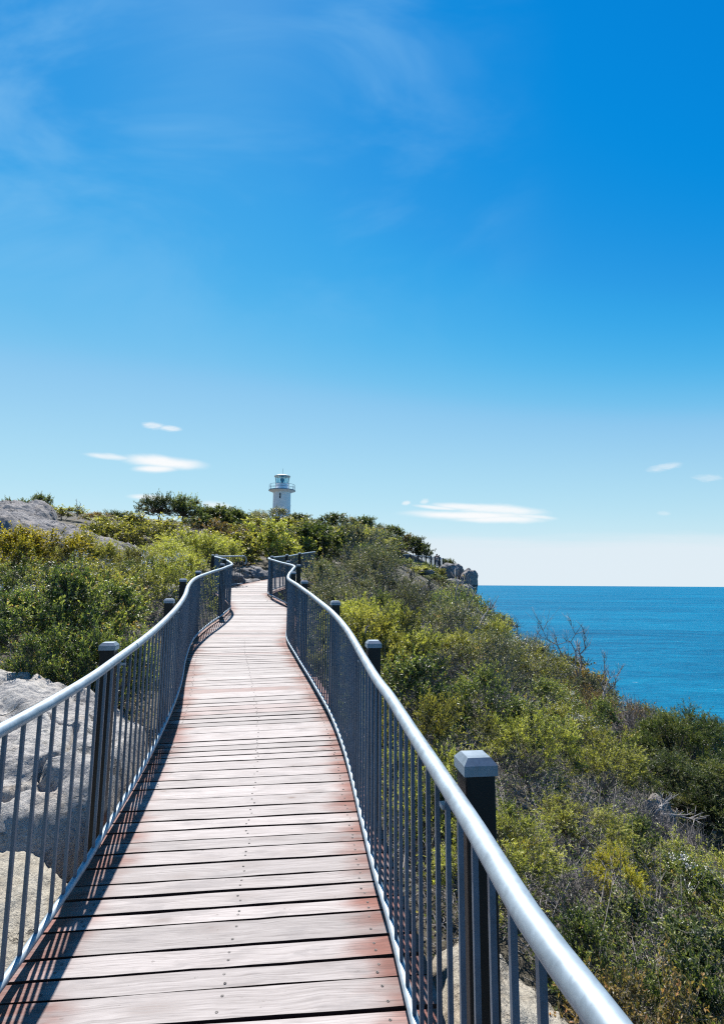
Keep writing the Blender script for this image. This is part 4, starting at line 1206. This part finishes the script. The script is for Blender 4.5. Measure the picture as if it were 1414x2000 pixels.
pp_('rust', 1250, 1880, 2.6, 110, 'reddish-tipped low shrub nearest the camera outside the handrail')
pp_('green', 1390, 1900, 2.7, 90, 'leafy green shrub in the bottom corner outside the handrail')
pp_('green', 980, 1560, 4.6, 55, 'green shrub directly behind the nearest seaward post')
pp_('green', 860, 1480, 4.2, 55, 'shaded green shrub seen through balusters before the nearest seaward post')
pp_('olive', 822, 1122, 52, 24, 'olive shrub on the bank under the lookout deck')
pp_('green', 785, 1136, 47, 24, 'leafy green shrub on the bank beside the lookout deck')
pp_('green', 848, 1128, 54, 22, 'green shrub filling the gap below the square lookout boulder')
pp_('rust', 908, 1164, 53, 24, 'brownish shrub at the foot of the cliff edge boulders')
pp_('gum', 872, 1140, 53, 22, 'grey-green gum covering the rocks under the lookout')
# skyline
pp_('dark', 405, 991, 46, 36, 'dark evergreen shrub touching the rounder umbrella gum on the seaward side')
pp_('dark', 458, 993, 50, 36, 'broad dark evergreen shrub midway between umbrella gums and lighthouse')
pp_('gum', 500, 1000, 62, 34, 'gum thicket on the skyline just before the lighthouse hill')
pp_('tree', 312, 967, 38, 38, 'umbrella-crowned gum on the skyline, taller of the two side by side', cat='tree', v=0)
pp_('tree', 364, 965, 39, 36, 'umbrella-crowned gum on the skyline with the rounder crown', cat='tree', v=1)
pp_('tree', 84, 963, 36, 26, 'small open-crowned gum behind the granite hump', cat='tree', v=1)
pp_('tree', 30, 975, 36, 28, 'low open-crowned gum at the edge of the skyline', cat='tree', v=0)
pp_('tree', 232, 997, 42, 22, 'small dark gum on the skyline over the whaleback', cat='tree', v=0)
pp_('olive', 125, 987, 30, 34, 'olive shrub on the skyline just over the granite hump')
pp_('rust', 190, 1000, 38, 30, 'brownish shrub on the skyline over the whaleback')
pp_('dark', 430, 988, 48, 40, 'dark evergreen shrub on the skyline beside the umbrella gums')
pp_('dark', 475, 1003, 52, 36, 'dark evergreen shrub on the skyline between umbrella gums and lighthouse')
pp_('dark', 395, 1005, 44, 34, 'dark evergreen shrub under the umbrella gum with rounder crown')
pp_('gum', 510, 996, 78, 32, 'gum thicket on the lighthouse hill, at the hillside foot of the tower')
pp_('gum', 545, 990, 80, 34, 'gum thicket hiding the foot of the lighthouse')
pp_('dark', 585, 1004, 76, 34, 'dark evergreen shrub at the seaward foot of the lighthouse')
pp_('gum', 620, 1014, 74, 26, 'gum on the saddle beside the lighthouse hill')
pp_('dark', 655, 1003, 74, 36, 'dark evergreen crowning the wooded spur nearest the lighthouse')
pp_('gum', 690, 1008, 74, 26, 'gum on top of the wooded spur above the two grey boulders')
pp_('dark', 715, 1009, 73, 30, 'dark evergreen on the spur crest above the two boulders')
pp_('gum', 742, 1024, 71, 26, 'grey-leaved gum on the spur crest')
pp_('dark', 768, 1027, 70, 32, 'dark evergreen midway down the spur crest')
pp_('rust', 795, 1043, 69, 22, 'brown-leaved shrub on the spur crest above the lookout')
pp_('dark', 812, 1048, 68, 26, 'dark evergreen directly above the lookout railing')
pp_('dark', 826, 1062, 67, 16, 'dark evergreen at the sea end of the wooded spur')
pp_('dark', 877, 1086, 62, 13, 'small dark shrub sitting on the lookout boulders')
pp_('green', 835, 1098, 57, 18, 'low green shrub under the lookout railing')
pp_('olive', 855, 1110, 58, 13, 'low olive shrub between lookout railing and square boulder')

# ------------------------------------------------------------------ dead trees and bare limbs
def dead_tree(label, base, tips, r0, seed, mat=None, name='dead_tree', twigs=6):
    """bleached limbs from a base point to given tips, each with forks and twigs"""
    rg = random.Random(seed)
    mb = MB(); tw = mb
    b = Vector(base)
    for ti, tp in enumerate(tips):
        tp = Vector(tp)
        L = (tp - b).length
        pts = [b + Vector((0, 0, -0.3))]
        for q in range(1, 7):
            f = q / 6
            pts.append(b.lerp(tp, f) + Vector((rg.uniform(-1, 1), rg.uniform(-1, 1), rg.uniform(-.6, .6))) * 0.06 * L * (1 if q < 6 else 0))
        mb.tube(pts, [r0 * (1 - 0.13 * q) for q in range(7)], 7)
        for q in range(2, 7):
            for w in range(twigs // 2):
                p = pts[q]
                d = (pts[q] - pts[q - 1]).normalized()
                dv = (d + Vector((rg.uniform(-1, 1), rg.uniform(-1, 1), rg.uniform(-.4, .9)))).normalized()
                ln = L * rg.uniform(0.12, 0.32)
                a1 = p + dv * ln * 0.5 + Vector((rg.uniform(-1, 1), rg.uniform(-1, 1), rg.uniform(-1, 1))) * 0.05 * L
                a2 = p + dv * ln + Vector((0, 0, 0.05 * L))
                tw.tube([p, a1, a2], [r0 * 0.34, r0 * 0.22, r0 * 0.1], 5)
                for _ in range(2):
                    e = a1 + (a2 - a1) * rg.random() + Vector((rg.uniform(-1, 1), rg.uniform(-1, 1), rg.uniform(-.3, 1))) * ln * 0.4
                    tw.tube([a1, e], [r0 * 0.15, r0 * 0.06], 4)
    root = empty(name, (0, 0, 0))
    tag(root, label, 'dead tree')
    mb.build('trunk', mat or M_DEAD, root, True)
    return root
def dt(label, bpx, bd, tips, r0, seed, **kw):
    b = at(*bpx, bd)
    dead_tree(label, b, [at(px, py, bd + dd) for px, py, dd in tips], r0, seed, **kw)
dt('tall bleached dead tree standing on the brow against the sea', (1132, 1320), 17, [(1115, 1222, 0.2), (1140, 1238, -0.4), (1128, 1262, 0.5), (1060, 1232, -0.8), (1085, 1300, 0.6)], 0.028, 1)
dt('smaller bleached dead tree on the brow beside the rusty shrubs', (1178, 1365), 15, [(1180, 1285, 0.2), (1212, 1308, -0.3), (1188, 1315, 0.4)], 0.022, 2)
dt('pale leaning dead limbs sweeping over the brow, higher up than the dead trees', (1040, 1290), 19, [(1000, 1215, 0), (1050, 1228, 0.5), (965, 1245, -0.7), (1085, 1250, .4)], 0.022, 3, twigs=6)
dt('white bare trunk standing between stunted gums below the cliff boulders', (894, 1270), 15, [(893, 1140, 0), (915, 1165, 0.4), (862, 1180, -0.5)], 0.035, 4)
dt('forked pale trunk low on the slope below the stunted gums', (905, 1275), 14, [(925, 1210, 0.3), (955, 1190, 0.6), (890, 1230, -0.2)], 0.045, 5)
dt('twisted dark bare limb among the stunted gums under the lookout', (790, 1215), 17, [(840, 1150, 0.3), (805, 1132, -0.4), (760, 1160, 0.4)], 0.06, 6, mat=M_BARKD)
dt('long bare stick arching from the olive shrub by the second seaward post', (712, 1232), 8, [(742, 1195, 0.2), (728, 1210, 0.4)], 0.012, 7, twigs=4)
dt('bare white sprigs poking over the flowering shrub near the hillside posts', (205, 1115), 10.5, [(208, 1090, 0), (196, 1095, 0.2), (215, 1098, -0.2)], 0.014, 8, twigs=4)
dt('thin bare sapling above the olive shrub on the hillside skyline', (152, 1000), 30, [(150, 978, 0), (158, 985, 0.3)], 0.025, 9, twigs=4)
dt('fallen bleached branches on the lower slope beside the slanting grey rock', (1275, 1590), 6.6, [(1310, 1640, -0.5), (1345, 1668, -0.6), (1300, 1560, 0.4), (1355, 1600, 0.2)], 0.02, 10)

# ------------------------------------------------------------------ filler heath
def visible(x, y, ztop):
    q = proj(x, y, ztop)
    if q is None or not (-160 < q[0] < 1600 and q[1] < 2150): return False
    n = 14
    for j in range(1, n):
        f = j / n
        if f * math.hypot(x, y) < 2.5: continue
        if float(tps(x * f, y * f)[0]) + 0.45 > EYE + (ztop - EYE) * f: return False
    return True

SPOTS = [(p['x'], p['y'], p['R']) for p in PLANTS]
rnd = random.Random(42)
def kind_for(x, y):
    d = math.hypot(x, y)
    n1 = mnoise.noise((x * 0.16, y * 0.16, 4.0)); n2 = mnoise.noise((x * 0.3 + 9, y * 0.3, 1.0))
    r = rnd.random()
    if x > side_x(Rc, min(max(y, 0), 26)):
        if y > 52: return rnd.choice(['dark', 'gum', 'gum', 'rust', 'green'])
        if y > 15:
            if x > 7: return rnd.choice(['rust', 'gum', 'olive', 'dark', 'green', 'grey'])
            return rnd.choice(['gum', 'gum', 'gum', 'olive', 'green', 'grey'])
        if r < 0.2: return 'grey'
        if r > 0.96: return 'flower'
        if y > 9.5 and r > 0.72: return 'gum'
        if r < 0.32 + 0.5 * n2: return 'rust' if x > 5 else 'olive'
        if r < 0.55 + 0.6 * n1: return 'olive'
        if x > 6.5 and r < 0.7: return 'rust'
        return 'dark' if r > 0.88 else 'green'
    if y > 60: return rnd.choice(['dark', 'gum', 'green', 'gum'])
    if y > 26: return rnd.choice(['olive', 'olive', 'dark', 'green', 'rust', 'olive'])
    if n1 > 0.0: return 'olive'
    if n2 > 0.3: return 'gold' if r < 0.4 else 'olive'
    return 'green' if y < 13 else 'olive'
def on_rock(x, y):
    if ((x + 3.0) / 1.5) ** 2 + ((y - 3.6) / 1.7) ** 2 < 1: return True
    if ((x + 2.0) / 1.0) ** 2 + ((y - 1.9) / 1.3) ** 2 < 1: return True
    if ((x - 0.72) / 0.6) ** 2 + ((y - 2.15) / 1.25) ** 2 < 1: return True
    if ((x + 11.6) / 5.0) ** 2 + ((y - 19.0) / 2.2) ** 2 < 1: return True
    if ((x + 16.4) / 3.2) ** 2 + ((y - 22.2) / 2.3) ** 2 < 1: return True
    if ((x + 6.9) / 1.7) ** 2 + ((y - 11.0) / 0.9) ** 2 < 1: return True
    if y < 24 and ((x + 4.8) / 1.0) ** 2 + ((y - 21.2) / 2.0) ** 2 < 1: return True
    if ((x - 4.1) / 0.35) ** 2 + ((y - 7.0) / 0.7) ** 2 < 1: return True
    if 5 < x < 13.5 and 55 < y < 66: return True
    if 5.0 < y < 12.5 and x > 0.50 * y + 0.2: return True
    return False
SKY_X, SKY_Y = zip((0, 1000), (150, 1012), (260, 1020), (300, 1018), (400, 1022), (440, 1016), (500, 1022), (550, 1018), (600, 1026), (640, 1026), (720, 1032), (770, 1046), (800, 1072), (835, 1112),
                   (850, 1122), (880, 1136), (935, 1176), (1000, 1230), (1060, 1262), (1130, 1302), (1230, 1362), (1290, 1397), (1414, 1412))
tries = 0
filler = 0
while tries < 16000 and filler < 225:
    tries += 1
    y = 1.2 + 84 * rnd.random() ** 2.1
    x = rnd.uniform(-0.75, 0.75) * y + rnd.uniform(-1, 1)
    if y < 8: x = rnd.uniform(-0.2, 1.0) * y * 0.85 + 0.3
    Rr = min(2.0, 0.42 + 0.040 * y + 0.1 * rnd.random()) * rnd.uniform(0.65, 1.35)
    pdist = path_dist(x, y) if y < 27 else 9
    if pdist < 0.85 + Rr * 0.75: continue
    if on_rock(x, y): continue
    if x > 13.5 and y < 66: continue
    if any((x - a_) ** 2 + (y - b_) ** 2 < ((0.86 if y < 20 else 0.70) * (Rr + c_)) ** 2 for a_, b_, c_ in SPOTS): continue
    kd = kind_for(x, y)
    hs = rnd.uniform(0.85, 1.4) * (0.8 if y < 6 else 1.0)
    zg_ = ground(x, y)
    if not visible(x, y, zg_ + Rr * 1.1): continue
    # keep the long rock and the lighthouse clear
    q = proj(x, y, zg_ + Rr * 1.42 * hs)
    if y < 19 and q[0] < 300 and q[1] < 1075: continue
    if q[1] < np.interp(q[0], SKY_X, SKY_Y): continue
    rp = Rr * 1.3 * FPX / y
    if 785 - rp < q[0] < 878 + rp and y < 66 and q[1] < 1140: continue
    lo = lod_of(kd, math.hypot(x, y))
    if kd == 'dark' and lo == 'm': kd, lo = 'green', lod_of('green', math.hypot(x, y))
    plant(kd, lo, x, y, Rr, hs=hs)
    SPOTS.append((x, y, Rr))
    filler += 1
print('filler', filler, 'tries', tries, 'plants', len(PLANTS))

# labels for the filler heath: look, then how far down the slope, then the landmark it stands by
LOOK = {'green': 'leafy green', 'olive': 'yellow-green', 'gold': 'bright yellow', 'gum': 'grey-stemmed gum', 'rust': 'rusty brown', 'dark': 'dark evergreen', 'grey': 'bare grey twiggy', 'flower': 'white-flowered'}
def where(x, y):
    if x > side_x(Rc, min(max(y, 0), 26)):
        r = x - side_x(Rc, min(max(y, 0), 26))
        lat = 'against the railing' if r < 1.2 else 'just downslope' if r < 3.0 else 'midway downslope' if r < 6.0 else 'far downslope' if r < 9.5 else 'on the brow'
        dep = ('beside the nearest seaward post' if y < 3.0 else 'off the second seaward post' if y < 5.0 else 'off the third seaward post' if y < 7.0 else 'off the S-bend of the handrail' if y < 10.0
               else 'off the middle of the boardwalk' if y < 13.5 else 'off the far bend of the boardwalk' if y < 18 else 'past the far railing end' if y < 24 else 'between boardwalk and lookout' if y < 36 else 'short of the lookout' if y < 52 else 'around the lookout spur')
        if y > 24: lat = {'against the railing': 'high on the slope', 'just downslope': 'high on the slope'}.get(lat, lat)
        return f'{lat} {dep}'
    r = side_x(Lc, min(max(y, 0), 18.9)) - x
    if y > 60: return 'on the lighthouse hill'
    if y > 36: return 'near the skyline behind the umbrella gums' if x < -12 else 'on the slope below the lighthouse'
    if y > 24: return 'upslope of the granite whaleback' if x < -11 else 'upslope of the handrail loop' if x < -5 else 'above the far boardwalk end'
    lat = 'against the hillside railing' if r < 1.6 else 'a few steps from the hillside railing' if r < 4.5 else 'far from the hillside railing'
    dep = 'by the granite outcrop' if y < 7 else 'level with the flat shelf' if y < 13 else 'level with the whaleback'
    return f'{lat}, {dep}'
cells = {}
for p in PLANTS:
    if not p['label']:
        cells.setdefault((p['kind'], where(p['x'], p['y'])), []).append(p)
ORD = ['tallest', 'second-tallest', 'third-tallest', 'fourth-tallest', 'fifth-tallest', 'sixth-tallest', 'seventh-tallest', 'eighth-tallest', 'ninth-tallest', 'tenth-tallest', 'eleventh-tallest', 'twelfth-tallest']
for (kd, wh), ps in cells.items():
    ps.sort(key=lambda p: -p['h'])
    noun = 'thicket' if kd == 'gum' else 'shrub'
    for q, p in enumerate(ps):
        o = p['o']
        lead = '' if len(ps) == 1 else ('shortest ' if q == len(ps) - 1 else (ORD[q] + ' ' if q < len(ORD) else ''))
        o['label'] = f'{lead}{LOOK[kd]} {noun} {wh}'
        if q >= len(ORD) and q < len(ps) - 1:
            o['group'] = f'{LOOK[kd]} {noun}s {wh}'
for p in PLANTS:
    if 'group' not in p['o']:
        p['o']['group'] = {'gum': 'stunted gums of the headland', 'tree': 'skyline gums', 'dark': 'dark evergreens of the headland'}.get(p['kind'], 'heath shrubs of the headland')

# ------------------------------------------------------------------ undergrowth: twigs, litter and low leaves between the shrubs
rg = np.random.default_rng(77)
NU = 26000
yy_ = 0.8 + 17 * rg.random(NU) ** 1.7
xx_ = np.where(rg.random(NU) < 0.75, np.interp(yy_, Rc[:, 1], Rc[:, 0]) + 0.12 + rg.random(NU) * (2 + yy_ * 0.75), np.interp(yy_, Lc[:, 1], Lc[:, 0]) - 0.25 - rg.random(NU) * (0.5 + yy_ * 0.45))
keep = np.array([not on_rock(a_, b_) for a_, b_ in zip(xx_, yy_)])
xx_, yy_ = xx_[keep], yy_[keep]
zz_ = np.array([ground(a_, b_) for a_, b_ in zip(xx_, yy_)])
n = len(xx_)
P0 = np.stack([xx_, yy_, zz_ - 0.02], 1)
D = unit(rg.normal(0, 1, (n, 3)) * np.array([1, 1, 0.5]) + np.array([0, 0, 0.55]))
L = rg.uniform(0.12, 0.5, n) * (0.8 + yy_ * 0.04)
P1 = P0 + D * L[:, None] * 0.55 + rg.normal(0, 0.03, (n, 3))
P2 = P0 + D * L[:, None] + rg.normal(0, 0.05, (n, 3))
P3 = P1 + unit(D + rg.normal(0, 0.7, (n, 3))) * (L * 0.5)[:, None]
r_ = 0.0018 + 0.00022 * yy_
sv, sf = segs_mesh(np.concatenate([P0, P1, P1]), np.concatenate([P1, P2, P3]), np.concatenate([r_ * 1.6, r_ * 1.1, r_ * 0.9]), np.concatenate([r_ * 1.1, r_ * 0.5, r_ * 0.4]))
o = mesh_np('undergrowth', sv, sf, M_DEAD)
tag(o, 'tangle of dry grey twigs covering the ground between the shrubs', 'undergrowth', kind='stuff')
sel = rg.random(n) < 0.3
rep = 9
B = np.repeat(np.concatenate([P2[sel], P3[sel]]), rep, 0)
B = B + rg.normal(0, 0.05, B.shape)
d_ = unit(rg.normal(0, 1, B.shape) + np.array([0, 0, .4])); n_l = unit(rg.normal(0, 1, B.shape) + np.array([0, 0, .8]))
sc = np.repeat(np.concatenate([yy_[sel], yy_[sel]]), rep)
ll = (0.018 + 0.0017 * sc) * rg.uniform(0.7, 1.3, len(B))
lv, lf = leaves_mesh(B, d_, n_l, ll, ll * 0.42)
o = mesh_np('ground_cover', lv, lf, LEAF['green'], attrs={'tint': ('POINT', np.repeat(np.clip(rg.normal(0.42, 0.2, len(B)), 0, 1), 4))})
tag(o, 'low leafy ground cover between the larger shrubs', 'ground cover', kind='stuff')
